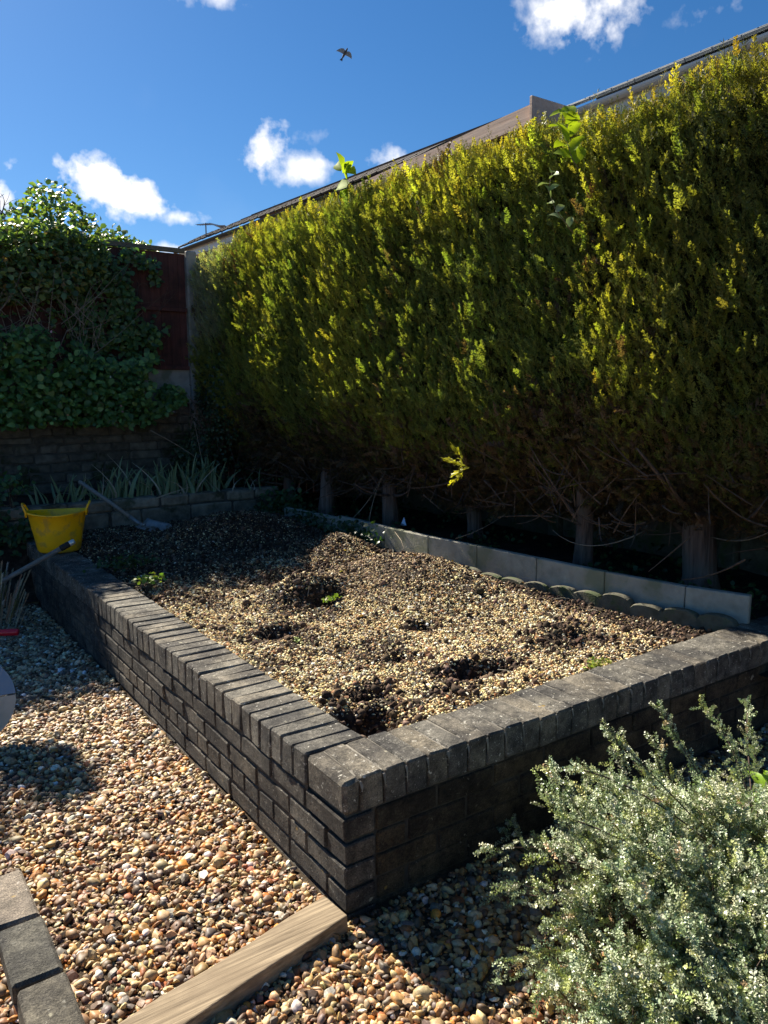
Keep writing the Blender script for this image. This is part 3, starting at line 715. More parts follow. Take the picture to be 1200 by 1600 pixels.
    c = green*(1-tipy[:, None])+yel*tipy[:, None]
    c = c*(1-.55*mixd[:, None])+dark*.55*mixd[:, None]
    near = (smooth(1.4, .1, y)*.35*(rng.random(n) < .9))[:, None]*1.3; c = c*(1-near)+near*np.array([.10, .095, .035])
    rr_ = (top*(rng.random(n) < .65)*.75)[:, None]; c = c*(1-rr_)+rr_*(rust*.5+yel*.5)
    patch = smooth(.62, .72, fbm(np.stack([y*3, z*3, y*0+6], -1), 3))*.3
    bl = np.clip(low*1.15+patch*(rng.random(n) < .5), 0, 1)
    isb = rng.random(n) < bl*.80
    bcol = (bl*(~isb)*.75)[:, None]; c = c*(1-bcol)+bcol*np.array([.13, .11, .05])
    if ti == 5:
        silver_highlight = (smooth(5.25, 5.8, y)*smooth(1.9, 2.2, z)*.8)[:, None]; c = c*(1-silver_highlight)+silver_highlight*np.array([.36, .39, .30])  # silvery sunlit highlight painted into the far end's foliage colour
    c = c*(1+rng.normal(0, .18, (n, 1)))*(1+rng.normal(0, .06, (n, 3)))
    c[isb] = palette(int(isb.sum()), [(.15, .10, .065), (.20, .14, .09), (.09, .066, .047)], [5, 3, 3], .2)*(1-.45*smooth(1.2, 1.7, z[isb]))[:, None]  # dead sprays darkened higher up, where sun made them too bright
    var = rng.integers(0, 6, n); var[isb] = rng.integers(6, 10, int(isb.sum()))
    size[isb] *= 1.15
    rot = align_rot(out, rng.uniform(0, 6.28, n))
    # lumpy solid core for dead growth, carried back to block sun behind the hedge
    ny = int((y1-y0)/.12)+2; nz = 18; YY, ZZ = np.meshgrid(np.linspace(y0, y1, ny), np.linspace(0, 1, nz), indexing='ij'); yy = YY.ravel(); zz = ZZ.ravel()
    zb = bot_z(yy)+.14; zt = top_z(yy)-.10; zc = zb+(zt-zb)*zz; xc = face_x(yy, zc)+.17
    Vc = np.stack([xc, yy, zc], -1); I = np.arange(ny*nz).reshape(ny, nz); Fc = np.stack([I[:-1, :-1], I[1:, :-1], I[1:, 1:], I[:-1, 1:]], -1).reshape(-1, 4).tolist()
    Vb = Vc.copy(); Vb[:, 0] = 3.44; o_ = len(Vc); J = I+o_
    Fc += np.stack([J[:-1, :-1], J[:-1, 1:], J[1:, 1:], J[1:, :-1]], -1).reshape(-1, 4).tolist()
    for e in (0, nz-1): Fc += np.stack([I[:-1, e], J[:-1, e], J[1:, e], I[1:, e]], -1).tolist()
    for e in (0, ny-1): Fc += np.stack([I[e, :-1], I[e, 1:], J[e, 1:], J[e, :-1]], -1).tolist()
    P_ = np.stack([x, y, z], -1)
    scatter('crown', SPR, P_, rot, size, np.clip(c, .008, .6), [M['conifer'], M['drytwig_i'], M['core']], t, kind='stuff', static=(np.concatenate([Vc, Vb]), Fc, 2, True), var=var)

# loose ground cover under the hedge
def leaf_template(w=.5, fold=.12, droop=.15, notch=.06):
    V = [(0, 0, 0), (w*.42, .22, fold*.5), (w*.5, .5, fold), (w*.3, .8, fold*.5-droop*.4), (0, 1, -droop), (-w*.3, .8, fold*.5-droop*.4), (-w*.5, .5, fold), (-w*.42, .22, fold*.5), (0, .5, 0), (w*.2, -notch, 0), (-w*.2, -notch, 0)]
    F = [(0, 9, 1), (0, 1, 8), (1, 2, 8), (2, 3, 8), (3, 4, 8), (4, 5, 8), (5, 6, 8), (6, 7, 8), (7, 0, 8), (7, 10, 0)]
    return np.array(V, float), F
LEAFS = [(*leaf_template(w, f, d), 0, True) for w, f, d in ((.85, .10, .15), (.75, .16, .25), (.95, .06, .1), (.65, .12, .3))]
def leaf_cloud(name, P, size, cols, w, parent=None, facing=(0, -1, .5), spread=.6, mat='leaf', temps=None, **k):
    n = len(P); d = np.array(facing)+rng.normal(0, spread, (n, 3)); rot = align_rot(d, rng.uniform(0, 6.28, n))
    return scatter(name, temps or LEAFS, P, rot, size, np.clip(palette(n, cols, w, .2), .01, .7), [M[mat]], parent, **{'kind': 'stuff', **k})
n = 1500; y = rng.uniform(.1, 5.2, n); x = 2.5+rng.random(n)*1.0; x = np.where(rng.random(n) < .35, np.interp(y, [p[1] for p in top_pts], [p[0] for p in top_pts])+rng.uniform(.05, .4, n), x)
keep = fbm(np.stack([x*3, y*2, x*0], -1), 3) > .45; x, y = x[keep], y[keep]
leaf_cloud('ground_ivy', np.stack([x, y, .42+rng.random(len(x))*.08], -1), rng.uniform(.02, .045, len(x)), [(.03, .07, .02), (.05, .10, .03)], [1, 1], facing=(-.3, -.3, 1), mat='weed', kind='stuff')

# bright shoots standing out from the hedge
def shoot(name, label, cat, stem_pts, leaves, mat, lsize, r=.003, group=None, stemmat='twig', lw=.62):
    e = empty(name, stem_pts[0], label=label, cat=cat, group=group)
    mb = MB(); mb.tube(stem_pts, [r*(1-.6*i/(len(stem_pts)-1)) for i in range(len(stem_pts))], 5); mb.build('stem', M[stemmat], e, True)
    V, F = leaf_template(lw, .1, .2); me = mesh('leaf', V, F); me.materials.append(M[mat]); me.polygons.foreach_set('use_smooth', [True]*len(F))
    for (p, d, s) in leaves:
        o = bpy.data.objects.new('leaf', me); COL.objects.link(o); o.parent = e
        q = Vector(d).normalized(); zz = (Vector((-.5, -.6, .7))+Vector([random.gauss(0, .4) for _ in range(3)])); zz = (zz-q*zz.dot(q)).normalized(); xx = q.cross(zz)
        m = Matrix((xx, q, zz)).transposed().to_4x4(); o.matrix_parent_inverse = Matrix(); o.matrix_local = Matrix.Translation(Vector(p)-e.location) @ m @ Matrix.Scale(s*lsize, 4)
    return e
def rnd_leaves(pts, k, start=.2, spread=1.0):
    out = []
    for i in range(k):
        t = start+(1-start)*i/max(1, k-1); j = min(int(t*(len(pts)-1)), len(pts)-2); p = Vector(pts[j]).lerp(Vector(pts[j+1]), t*(len(pts)-1)-j)
        a = i*2.4; out.append((p, (math.cos(a)*.5*spread-.1, math.sin(a)*spread, random.uniform(.0, .7)), random.uniform(.75, 1.2)))
    return out
s1 = [(2.25, 3.34, 2.92), (2.18, 3.36, 3.05), (2.16, 3.38, 3.16), (2.15, 3.40, 3.24)]
shoot('vine_shoot', 'lime green leafy shoot rising against the sky from the middle of the hedge top', 'shoot', s1,
      [((2.16, 3.38, 3.17), (-.2, -.9, .5), 1.0), ((2.16, 3.36, 3.18), (-.1, -.7, -.2), .95), ((2.15, 3.41, 3.20), (.0, .7, .5), .9), ((2.15, 3.4, 3.22), (-.2, .25, 1), .8), ((2.17, 3.37, 3.08), (-.1, 1.0, .1), 1.2), ((2.18, 3.36, 3.06), (-.3, .8, -.4), .8), ((2.16, 3.35, 3.12), (-.4, -.5, .6), .9), ((2.2, 3.34, 3.0), (-.3, .4, .1), .8)], 'vine', .15)
s2 = [(2.15, 1.02, 2.56), (2.04, 1.05, 2.68), (2.00, 1.06, 2.78), (1.98, 1.02, 2.88)]
shoot('vine_shoot', 'yellow-green bramble shoot on the hedge face just below the timber corner', 'shoot', s2, rnd_leaves(s2, 10, .3, .9), 'vine', .11)
s3 = [(2.12, 1.10, 2.34), (2.0, 1.12, 2.45), (1.96, 1.13, 2.54), (1.95, 1.10, 2.62)]
shoot('vine_shoot', 'pale grey-green leafy shoot hanging on the hedge face under the yellow bramble', 'shoot', s3, rnd_leaves(s3, 9, .1, .8), 'vinegrey', .07)
def conifer_tuft(name, label, base, dirs, sz, col):
    e = empty(name, base, label=label, cat='conifer sprig'); n = len(dirs)
    P = np.array([np.array(base)+np.array(d)*sz*.4*i/max(1, n-1) for i, d in enumerate(dirs)])
    me_t = []
    for i, d in enumerate(dirs):
        V, F = conifer_spray(np.random.default_rng(i+5)); q = Vector(d).to_track_quat('Z', 'Y')
        V = [Vector(v)*sz*random.uniform(.7, 1.1) for v in V]
        V = [Vector(P[i])+q @ v for v in V]
        link('sprig', mesh('sprig', V, F), [M['yellowtip']], e)
M['yellowtip'] = mat_leaf('yellow_conifer_tip', .45, .5, .3, attr=False, col=(.34, .36, .05), tcol=(1.4, 1.35, .4))
conifer_tuft('conifer_tuft', 'bright yellow sunlit conifer sprig drooping from the lower edge of the hedge', (2.09, 1.86, 1.07), [(-.3, .9, -.25), (-.3, .8, .05), (-.5, .6, .3), (-.3, .8, -.5), (-.2, .5, .5)], .17, None)

# pale plastic scrap
V = [(0, 0, .06), (-.012, .028, 0), (.006, .01, -.006), (.004, -.012, .004), (-.004, -.034, .002), (.012, -.006, .012), (-.022, .0, .02)]
F = [(0, 1, 6), (0, 6, 4), (1, 2, 6), (6, 2, 3), (6, 3, 4), (0, 5, 2, 1), (0, 4, 5), (5, 4, 3), (5, 3, 2)]
o = link('plastic_scrap', mesh('plastic_scrap', V, F), [mat_noise('pale_blue_plastic', (.5, .6, .8), (.62, .72, .88), 40, .4, .2, rnd=0)], label='crumpled pale blue plastic scrap lying behind the concrete slabs', cat='litter')
o.location = (2.42, 3.0, .52); o.scale = (1.1, 1.1, 1.1)
# bare twigs leaning over the slabs
def bare(label, pts, r=.003):
    mb = MB(); mb.tube(pts, [r*(1-.6*i/(len(pts)-1)) for i in range(len(pts))], 5); return mb.build('bare_twig', M['twig'], None, True, label=label, cat='twig', group='bare twigs under the hedge')
bare('long pale arched twig hanging between the two right-hand trunks', bez((2.62, .95, .74), (2.35, 1.15, .56), (2.40, 1.45, .70), 9), .0045)
bare('pale twig reaching out to the right of the forked trunk', bez((2.75, .62, .74), (2.6, .35, .74), (2.5, .16, .86), 9), .0045)
bare('leaning pale twig left of the dark trunk with the plastic scrap', bez((2.30, 3.55, .52), (2.42, 3.4, .7), (2.45, 3.32, .92), 7), .005)
bare('upright pale twig standing just behind the slabs beside the plastic scrap', bez((2.28, 3.28, .52), (2.33, 3.3, .75), (2.42, 3.24, .93), 7), .0045)
bare('thin straight twig lying across the slabs left of the thin dark trunk', bez((2.2, 2.12, .57), (2.35, 2.0, .62), (2.6, 1.95, .78), 5), .003)

# ------------------------------------------------------------------ small-leaved shrub, lower right
def coto_sprig(g, nl=30):
    V = []; F = []; mi = []
    pts = [np.zeros(3)]; d = np.array([0, 0, 1.])
    for i in range(7): d = d+g.normal(0, .10, 3); d /= np.linalg.norm(d); pts.append(pts[-1]+d*.13)
    tv, tf = tube([Vector(p) for p in pts], .008, 3, False); V += [np.array(v) for v in tv]; F += tf; mi += [1]*len(tf)
    for i in range(nl):
        t = (i+.5)/nl*7; j = min(int(t), 6); p = pts[j]*(1-t+j)+pts[min(j+1, 7)]*(t-j); a = i*2.4+g.normal(0, .3)
        o = np.array([math.cos(a), math.sin(a), g.uniform(.1, 1.0)]); o /= np.linalg.norm(o); s = np.cross(o, [0, 0, 1.]); s /= np.linalg.norm(s); s = s*math.cos(g.normal(0, .6))+np.cross(o, s)*math.sin(g.normal(0, .6))
        L_ = g.uniform(.10, .16); w = L_*.33; q = p+o*.03; nn = np.cross(o, s)*L_*.12; n = len(V)
        V += [q, q+o*L_*.3+s*w, q+o*L_*.75+s*w*.9, q+o*L_+nn, q+o*L_*.75-s*w*.9, q+o*L_*.3-s*w]; F.append((n, n+1, n+2, n+3, n+4, n+5)); mi.append(0)
    return np.array([np.array(v) for v in V]), F, mi
g5 = np.random.default_rng(5)
CSP = [(*(lambda r: (r[0], r[1], r[2]))(coto_sprig(g5)), False) for _ in range(5)]
bush = empty('cotoneaster_shrub', (.66, -.75, 0), label='sunlit grey-green tiny-leaved shrub sprawling in the bottom right corner', cat='shrub')
def grow_bush():
    P = []; D = []; S = []; mb = MB()
    base = Vector((1.02, -.80, .0)); g = random.Random(4)
    for k in range(720):
        az = g.uniform(0, 2*math.pi); el = g.uniform(.02, 1.35)**1.0
        ci = 0 if k < 330 else (1 if k < 470 else (2 if k < 600 else 3)); base = Vector(((.80, -.65, 0), (.43, -.80, 0), (.60, -.95, 0), (.95, -.90, 0))[ci]); fr = (.97, .50, .74, .86)[ci]
        d = Vector((math.cos(az)*math.cos(el), math.sin(az)*math.cos(el), math.sin(el)))
        L_ = .455 - .02*math.sin(el) + .08*math.cos(az-2.6)*math.cos(el)
        L_ *= fr*g.uniform(.55, 1.0)*(1.08 if g.random() < .10 else 1)
        s = base+Vector((g.gauss(0, .12), g.gauss(0, .12), 0)); e = s+d*L_+Vector((0, 0, .02)); c = s+d*L_*.55+Vector((0, 0, .13*math.cos(el)))
        c += Vector([g.gauss(0, .03) for _ in range(3)])
        pts = bez(s, c, e, 12); mb.tube(pts[::2], [.004, .0035, .003, .0022, .0016, .001][:len(pts[::2])], 4, False)
        for i in range(4, 12):
            t = (pts[i]-pts[i-1]).normalized()
            for q in range(3 if i > 5 else 1):
                dd = t+Vector([g.gauss(0, .55) for _ in range(3)])+Vector((0, 0, .25)); P.append(pts[i]+Vector([g.gauss(0, .012) for _ in range(3)])); D.append(dd); S.append(g.uniform(.036, .060))
        P.append(pts[-1]); D.append(pts[-1]-pts[-3]); S.append(.07)
    for (a, b, c) in [((.95, -.6, .35), (.95, -.45, .5), (.93, -.40, .585)), ((1.1, -.6, .3), (1.3, -.45, .45), (1.47, -.36, .46)), ((1.1, -.6, .3), (1.15, -.5, .5), (1.20, -.36, .52)), ((1.1, -.62, .25), (1.3, -.5, .3), (1.45, -.4, .34)),
                      ((.8, -.6, .3), (.6, -.5, .5), (.47, -.42, .53)), ((.75, -.65, .2), (.5, -.55, .4), (.42, -.45, .42)), ((.8, -.55, .35), (.7, -.45, .5), (.66, -.38, .56))]:
        q_ = .12 if a[0] >= .95 else .05; a, b, c = [(v[0]-q_, v[1]-.06, v[2]) for v in (a, b, c)]
        pts = bez(a, b, c, 14)
        for i in range(3, 14):
            t = (pts[i]-pts[i-1]).normalized()
            for q in range(3): P.append(pts[i]); D.append(t+Vector([g.gauss(0, .5) for _ in range(3)])); S.append(g.uniform(.03, .055))
        mb.tube(pts[::2], .0022, 4, False)
    mb.build('stems', M['darktwig'], bush, kind='stuff')
    P = np.array([p[:] for p in P]); n = len(P); D = [d if d.length > 0 else Vector((0, 0, 1)) for d in D]
    k = P[:, 2] > -.02; P = P[k]; D = [d for d, q in zip(D, k) if q]; S = np.array(S)[k]; n = len(P)
    c = palette(n, [(.29, .34, .21), (.39, .44, .28), (.18, .24, .12), (.56, .58, .42), (.38, .42, .16), (.42, .30, .17)], [10, 8, 7, 5, 5, .6], .14)
    scatter('foliage', CSP, P, align_rot(D, rng.uniform(0, 6.28, n)), S, np.clip(c, .02, .7), [M['coto'], M['darktwig']], bush, kind='stuff')
grow_bush()
# lime leaves at the right edge
LP = Vector((1.185, -.645, .0)); s4 = [LP+Vector((0, 0, 0)), LP+Vector((-.02, -.01, .15)), LP+Vector((-.02, -.02, .30))]
shoot('broad_leaf_plant', 'lush lime green broad-leaved plant at the right edge beside the grey-green shrub', 'plant', s4,
      [((LP.x-.02+1.42-1.42, LP.y-.02+-.53+.53, .10+.17), (-.75, .35, .35), 1.0), ((LP.x-.02+1.42-1.42, LP.y-.02+-.54+.53, .09+.17), (-.9, -.1, .1), 1.1), ((LP.x-.02+1.42-1.42, LP.y-.02+-.55+.53, .06+.17), (-.85, -.35, -.05), 1.15), ((LP.x-.02+1.41-1.42, LP.y-.02+-.55+.53, .12+.17), (-.4, .6, .7), .9), ((LP.x-.02+1.4-1.42, LP.y-.02+-.5+.53, .1+.17), (.3, .7, .4), 1.1), ((LP.x-.02+1.43-1.42, LP.y-.02+-.55+.53, .10+.17), (.8, -.1, .4), 1.2), ((LP.x-.02+1.43-1.42, LP.y-.02+-.55+.53, .10+.17), (.5, -.7, .3), 1.2), ((LP.x-.02+1.42-1.42, LP.y-.02+-.52+.53, .11+.17), (-.6, .1, .9), .8)]+[(LP+Vector((random.uniform(-.02, .02), random.uniform(-.02, .02), random.uniform(.16, .28))), (math.cos(q*1.1), math.sin(q*1.1), random.uniform(-.1, .7)), random.uniform(.8, 1.2)) for q in range(9)], 'lime', .125, .005, stemmat='twig', lw=.38)

# ------------------------------------------------------------------ creepers and shrubs on the back fence
def prof(pts):
    xs, zs = zip(*pts); return lambda x: np.interp(x, xs, zs)
def region(n, x0, x1, lo, hi, y0, y1, thr=.0, s=4, seed=0):
    x = rng.uniform(x0, x1, n*3); l = lo(x); h = hi(x); z = l+(h-l)*rng.random(n*3); y = rng.uniform(y0, y1, n*3)
    k = (fbm(np.stack([x*s, z*s, x*0+seed], -1), 3) > thr) & (h > l); P = np.stack([x, y, z], -1)[k][:n]; return P
def twigs(name, P0, n, L_, mat, parent, r=.004, up_=.6, sp=.6, seed=3):
    g = random.Random(seed); mb = MB()
    for k in range(n):
        s = Vector(P0(g)); d = Vector((g.gauss(0, sp), g.gauss(0, .15), g.uniform(up_-.5, up_+.6))).normalized()*g.uniform(.5, 1.3)*L_
        c = s+d*.5+Vector((g.gauss(0, .06), 0, g.gauss(0, .08))); pts = bez(s, c, s+d, 7); mb.tube(pts, [r*(1-.75*i/6)*g.uniform(.8, 1.2) for i in range(7)], 4, False)
        for q in range(2):
            a = pts[g.randint(2, 5)]; e = a+Vector((g.gauss(0, .1), g.gauss(0, .04), g.uniform(-.02, .14))); mb.tube([a, (a+e)/2+Vector((g.gauss(0, .01), 0, .01)), e], [r*.4, r*.3, r*.15], 3, False)
    mb.build(name, M[mat], parent, kind='stuff')
GR = [(.09, .17, .055), (.07, .135, .045), (.12, .21, .06), (.16, .23, .08)]
sh = empty('overhanging_shrub', (.4, 6.2, 1.4), label='tall leafy shrub billowing over the top of the back fence, backlit against the sky', cat='shrub')
hi = prof([(-2, 3.2), (-1.2, 3.2), (-.6, 3.15), (.1, 3.15), (.28, 3.20), (.5, 3.44), (.70, 3.56), (.86, 3.50), (1.06, 3.28), (1.18, 3.18), (1.35, 3.14), (1.55, 3.06), (1.72, 3.0)])
lo = prof([(-2, 2.3), (.3, 2.35), (.8, 2.45), (1.15, 2.75), (1.6, 2.86)])
P = region(9500, -2, 1.66, lo, hi, 6.12, 6.6, .33, 4, 1)
P2_ = region(6500, -2, 1.05, lo, prof([(-2, 3.0), (.6, 3.08), (1.05, 2.95)]), 5.70, 6.05, .12, 4, 1)
P3_ = region(2100, -1.85, -.90, prof([(-1.9, 3.85), (-1.3, 3.80), (-.9, 3.95)]), prof([(-1.9, 4.25), (-1.3, 4.3), (-.9, 4.1)]), 6.1, 6.5, .42, 5, 1)
P = np.concatenate([P, P2_, P3_])
top = smooth(.45, .0, hi(P[:, 0])-P[:, 2])*(P[:, 2] < 3.6)
keepm = rng.random(len(P)) < (1-.35*top); P = P[keepm]
leaf_cloud('foliage', P, rng.uniform(.035, .072, len(P)), [(.12, .19, .075), (.08, .14, .055), (.16, .23, .09), (.24, .30, .12), (.30, .32, .09), (.30, .22, .09)], [4, 4, 4, 3, 1.6, .6], sh, facing=(-.1, -.5, .9), spread=.7)
mb = MB()
for q in range(6): mb.tube(bez((-1.4+random.uniform(-.1, .1), 6.3, 2.8), (-1.45, 6.3, 3.4), (-1.45+random.uniform(-.3, .3), 6.3, 4.1), 8), .012, 5, False)
mb.build('tall_stems', M['darktwig'], sh)
twigs('stems', lambda g: (g.uniform(-1.5, 1.1), g.uniform(5.8, 6.3), g.uniform(2.3, 2.75)), 110, .5, 'darktwig', sh, .005, .7, .5, 3)
# spiky stems against the sky at the far left
twigs('spiky_stems', lambda g: (g.uniform(.17, .32), 5.9, 3.1), 4, .35, 'darktwig', sh, .006, 1.2, .12, 9)
# grey twiggy part
tw = empty('bare_twiggy_shrub', (.2, 5.8, 1.9), label='tangle of bare grey-brown twigs in front of the fence below the backlit foliage', cat='shrub')
twigs('stems', lambda g: (g.uniform(-1.6, .95), g.uniform(5.7, 5.95), g.uniform(1.75, 2.3)), 170, .5, 'twig', tw, .0042, .7, .45, 4)
P = region(500, -1.8, 1.0, prof([(-2, 1.9), (1, 1.95)]), prof([(-2, 2.6), (1, 2.6)]), 5.75, 5.95, .45, 5, 7)
leaf_cloud('foliage', P, rng.uniform(.02, .045, len(P)), GR, [1, 1, 1, 1], tw, facing=(-.1, -.8, .5))
# lower big leaved mass
lm = empty('leafy_creeper', (.6, 5.75, 1.4), label='dense mass of rounded green creeper leaves below and across the foot of the fence', cat='creeper')
hi = prof([(-2, 2.15), (-.2, 2.15), (.12, 2.12), (.35, 2.14), (.6, 2.08), (.85, 1.92), (1.0, 1.84), (1.2, 1.86), (1.35, 1.93), (1.48, 1.84), (1.60, 1.66), (1.70, 1.48)])
lo = prof([(-2, 1.10), (.1, 1.25), (.5, 1.28), (.8, 1.26), (1.1, 1.24), (1.4, 1.27), (1.5, 1.34), (1.7, 1.50)])
P = region(8200, -2, 1.76, lo, hi, 5.55, 6.0, .30, 3.5, 2)
leaf_cloud('foliage', P, rng.uniform(.032, .072, len(P)), [(.13, .25, .07), (.10, .20, .06), (.17, .30, .09), (.07, .15, .05)], [4, 4, 3, 3], lm, facing=(-.1, -.75, .65), spread=.42)
P = region(120, -2, 1.72, lo, hi, 5.5, 5.6, .5, 5, 5); leaf_cloud('blossom', P[:26], rng.uniform(.02, .03, len(P[:26])), [(.6, .35, .35), (.6, .55, .45)], [1, 1], lm, facing=(-.2, -.8, .4))
# strands on the fence
fs = empty('climbing_strands', (1.1, 5.95, 1.7), label='leafy climber strands trailing over the red-brown fence boards', cat='climber')
PP = []
for (x0, z0, x1, z1, w, m) in [(.72, 2.75, .85, 1.85, .13, 420), (.95, 2.75, 1.25, 2.45, .10, 200), (1.22, 2.75, 1.30, 1.85, .07, 330), (1.30, 2.42, 1.0, 2.25, .09, 190), (.85, 2.45, 1.05, 1.9, .09, 230), (1.1, 2.1, 1.55, 2.15, .09, 250), (1.45, 2.2, 1.5, 1.85, .06, 110), (1.25, 2.9, 1.55, 2.75, .06, 130), (1.5, 2.85, 1.58, 2.6, .04, 50), (.75, 2.9, 1.15, 2.7, .12, 350)]:
    t = rng.random(m); PP.append(np.stack([x0+(x1-x0)*t+rng.normal(0, w*.6, m), rng.uniform(5.86, 6.0, m), z0+(z1-z0)*t+rng.normal(0, w*.6, m)], -1))
PP = np.concatenate(PP); PP = PP[(PP[:, 0] < 1.66)]
leaf_cloud('foliage', PP, rng.uniform(.035, .065, len(PP)), GR, [3, 4, 2, 1], fs, facing=(-.1, -.85, .45), spread=.45)
twigs('stems', lambda g: (g.uniform(.5, 1.5), 5.98, g.uniform(1.8, 2.5)), 60, .5, 'darktwig', fs, .004, .5, .5, 8)
# dark evergreen in the corner under the hedge end
dk = empty('dark_corner_shrub', (2.1, 5.6, .62), label='dark green small-leaved shrub filling the shaded corner between stone wall and hedge', cat='shrub')
P = region(4200, 1.62, 2.6, prof([(1.6, .66), (2.6, .6)]), prof([(1.6, .98), (1.8, 1.15), (1.95, 1.9), (2.15, 2.2), (2.6, 1.8)]), 5.35, 5.95, .32, 4, 4)
leaf_cloud('foliage', P, rng.uniform(.02, .04, len(P)), [(.03, .06, .025), (.045, .085, .035), (.08, .11, .05)], [4, 3, 1], dk, facing=(-.3, -.7, .6), spread=.6)
twigs('stems', lambda g: (g.uniform(1.8, 2.5), 5.6, g.uniform(.7, 1.2)), 50, .5, 'darktwig', dk, .005, .9, .3, 11)
# low plant at the end of the ledge
lp = empty('leafy_corner_plant', (2.2, 4.62, .45), label='low dark green leafy plant where the slab edging meets the stone ledge', cat='plant')
m = 420; P = np.stack([rng.normal(2.24, .10, m), rng.normal(4.65, .10, m), .42+np.abs(rng.normal(0, .11, m))], -1)
leaf_cloud('foliage', P, rng.uniform(.03, .055, m), [(.04, .09, .03), (.06, .12, .04)], [1, 1], lp, facing=(-.4, -.5, .8))
# left corner greenery behind the tub
for (cx, cy, cz, rx, rz, m, lab, col) in [(-.12, 4.75, .45, .20, .16, 260, 'low rounded green plant left of the yellow tub', [(.04, .09, .03), (.06, .12, .04)]),
                                          (-.02, 4.95, .84, .12, .09, 60, 'upright broad green leaves behind the left rim of the yellow tub', [(.09, .17, .06), (.06, .13, .04)]),
                                          (-.45, 4.8, .7, .3, .3, 500, 'straggly green plant at the left edge above the heather', [(.04, .09, .04), (.07, .11, .05)])]:
    P = np.stack([rng.normal(cx, rx*.6, m), rng.normal(cy, .08, m), cz+rng.normal(0, rz*.5, m)], -1)
    e = empty('green_plant', (cx, cy, .4), label=lab, cat='plant', group='green plants left of the tub'); leaf_cloud('foliage', P, rng.uniform(.03, .06, m), col, [1, 1], e, facing=(-.2, -.6, .8))
    mb = MB()
    for q in range(14):
        a = P[random.randrange(m)]; mb.tube(bez((cx, cy, .38), (cx+random.gauss(0, .04), cy, cz), tuple(a), 5), .003, 4, False)
    mb.build('stems', M['darktwig'], e)

# ------------------------------------------------------------------ irises and other blades on the ledge
def blade_mesh(L_, w, bend, curl=0, n=6):
    V = []; F = []
    for i in range(n+1):
        t = i/n; ww = w*(1-t**2.2)*.5+.0006; y = bend*t*t*L_; z = L_*(t-.35*abs(bend)*t**3); x = curl*t*t*L_
        V += [(x-ww, y, z), (x, y+w*.18, z), (x+ww, y, z)]
    for i in range(n): F += [(i*3, i*3+1, i*3+4, i*3+3), (i*3+1, i*3+2, i*3+5, i*3+4)]
    return V, F
IM = []
for b, c in ((.05, .1), (.2, -.1), (.5, .25), (.1, -.3), (.9, .2), (-.2, .15)):
    me = mesh('leaf', *blade_mesh(1, .115, b, c)); me.materials.append(M['iris']); IM.append(me)
ID = []
for b, c in ((1.3, .6), (1.1, -.8), (.8, 1.0)):
    me = mesh('leaf', *blade_mesh(1, .08, b, c)); me.materials.append(M['irisdead']); ID.append(me)
def iris(x, y, z, k, h, label, dead=2, spread=.16):
    e = empty('iris_clump', (x, y, z), label=label, cat='iris', group='iris clumps along the ledge')
    for i in range(k+dead):
        d = i >= k; me = random.choice(ID if d else IM); o = bpy.data.objects.new('leaf', me); COL.objects.link(o); o.parent = e
        o.location = (random.gauss(0, spread), random.gauss(0, .05)-(.05 if d else 0), -.01); s = h*random.uniform(.55, 1.1)*(.8 if d else 1); o.scale = (s*random.uniform(.8, 1.2), s, s)
        o.rotation_euler = (random.gauss(.1, .16)+(.9 if d and random.random() < .6 else 0), random.gauss(0, .22), random.uniform(-1.2, 1.2)+(0 if random.random() < .5 else math.pi))
        if d: o['label'] = 'withered pale blade'
iris(.42, 5.12, .64, 18, .27, 'sparse iris clump directly behind the yellow tub', 4)
iris(.78, 5.10, .64, 22, .30, 'iris clump behind the shovel handle', 3)
iris(1.10, 5.12, .64, 30, .34, 'densest iris clump right of the shovel handle', 5)
iris(1.38, 5.08, .64, 26, .33, 'iris clump in the middle of the ledge with long withered pale blades', 7)
iris(1.66, 5.10, .64, 26, .36, 'tall iris clump towards the right of the ledge below the fence post', 4, .12)
iris(2.03, 5.0, .65, 3, .18, 'flattened iris with pale curled dead blades near the corner', 6, .12)
for (p, lab) in [((1.62, 5.2), 'long thin pale stalk leaning left above the irises'), ((1.72, 5.25), 'tall upright dry stalk rising from the right-hand irises')]:
    mb = MB(); q = (p[0]-.40, p[1]+.1, 1.22) if 'leaning' in lab else (p[0]-.08, p[1]+.05, 1.30); mb.tube(bez((p[0], p[1], .64 if 'tall' in lab else .95), ((p[0]+q[0])/2, p[1], 1.0 if 'tall' in lab else 1.1), q, 7), .004, 5); mb.build('dry_stalk', M['twig'], None, True, label=lab, cat='stalk')

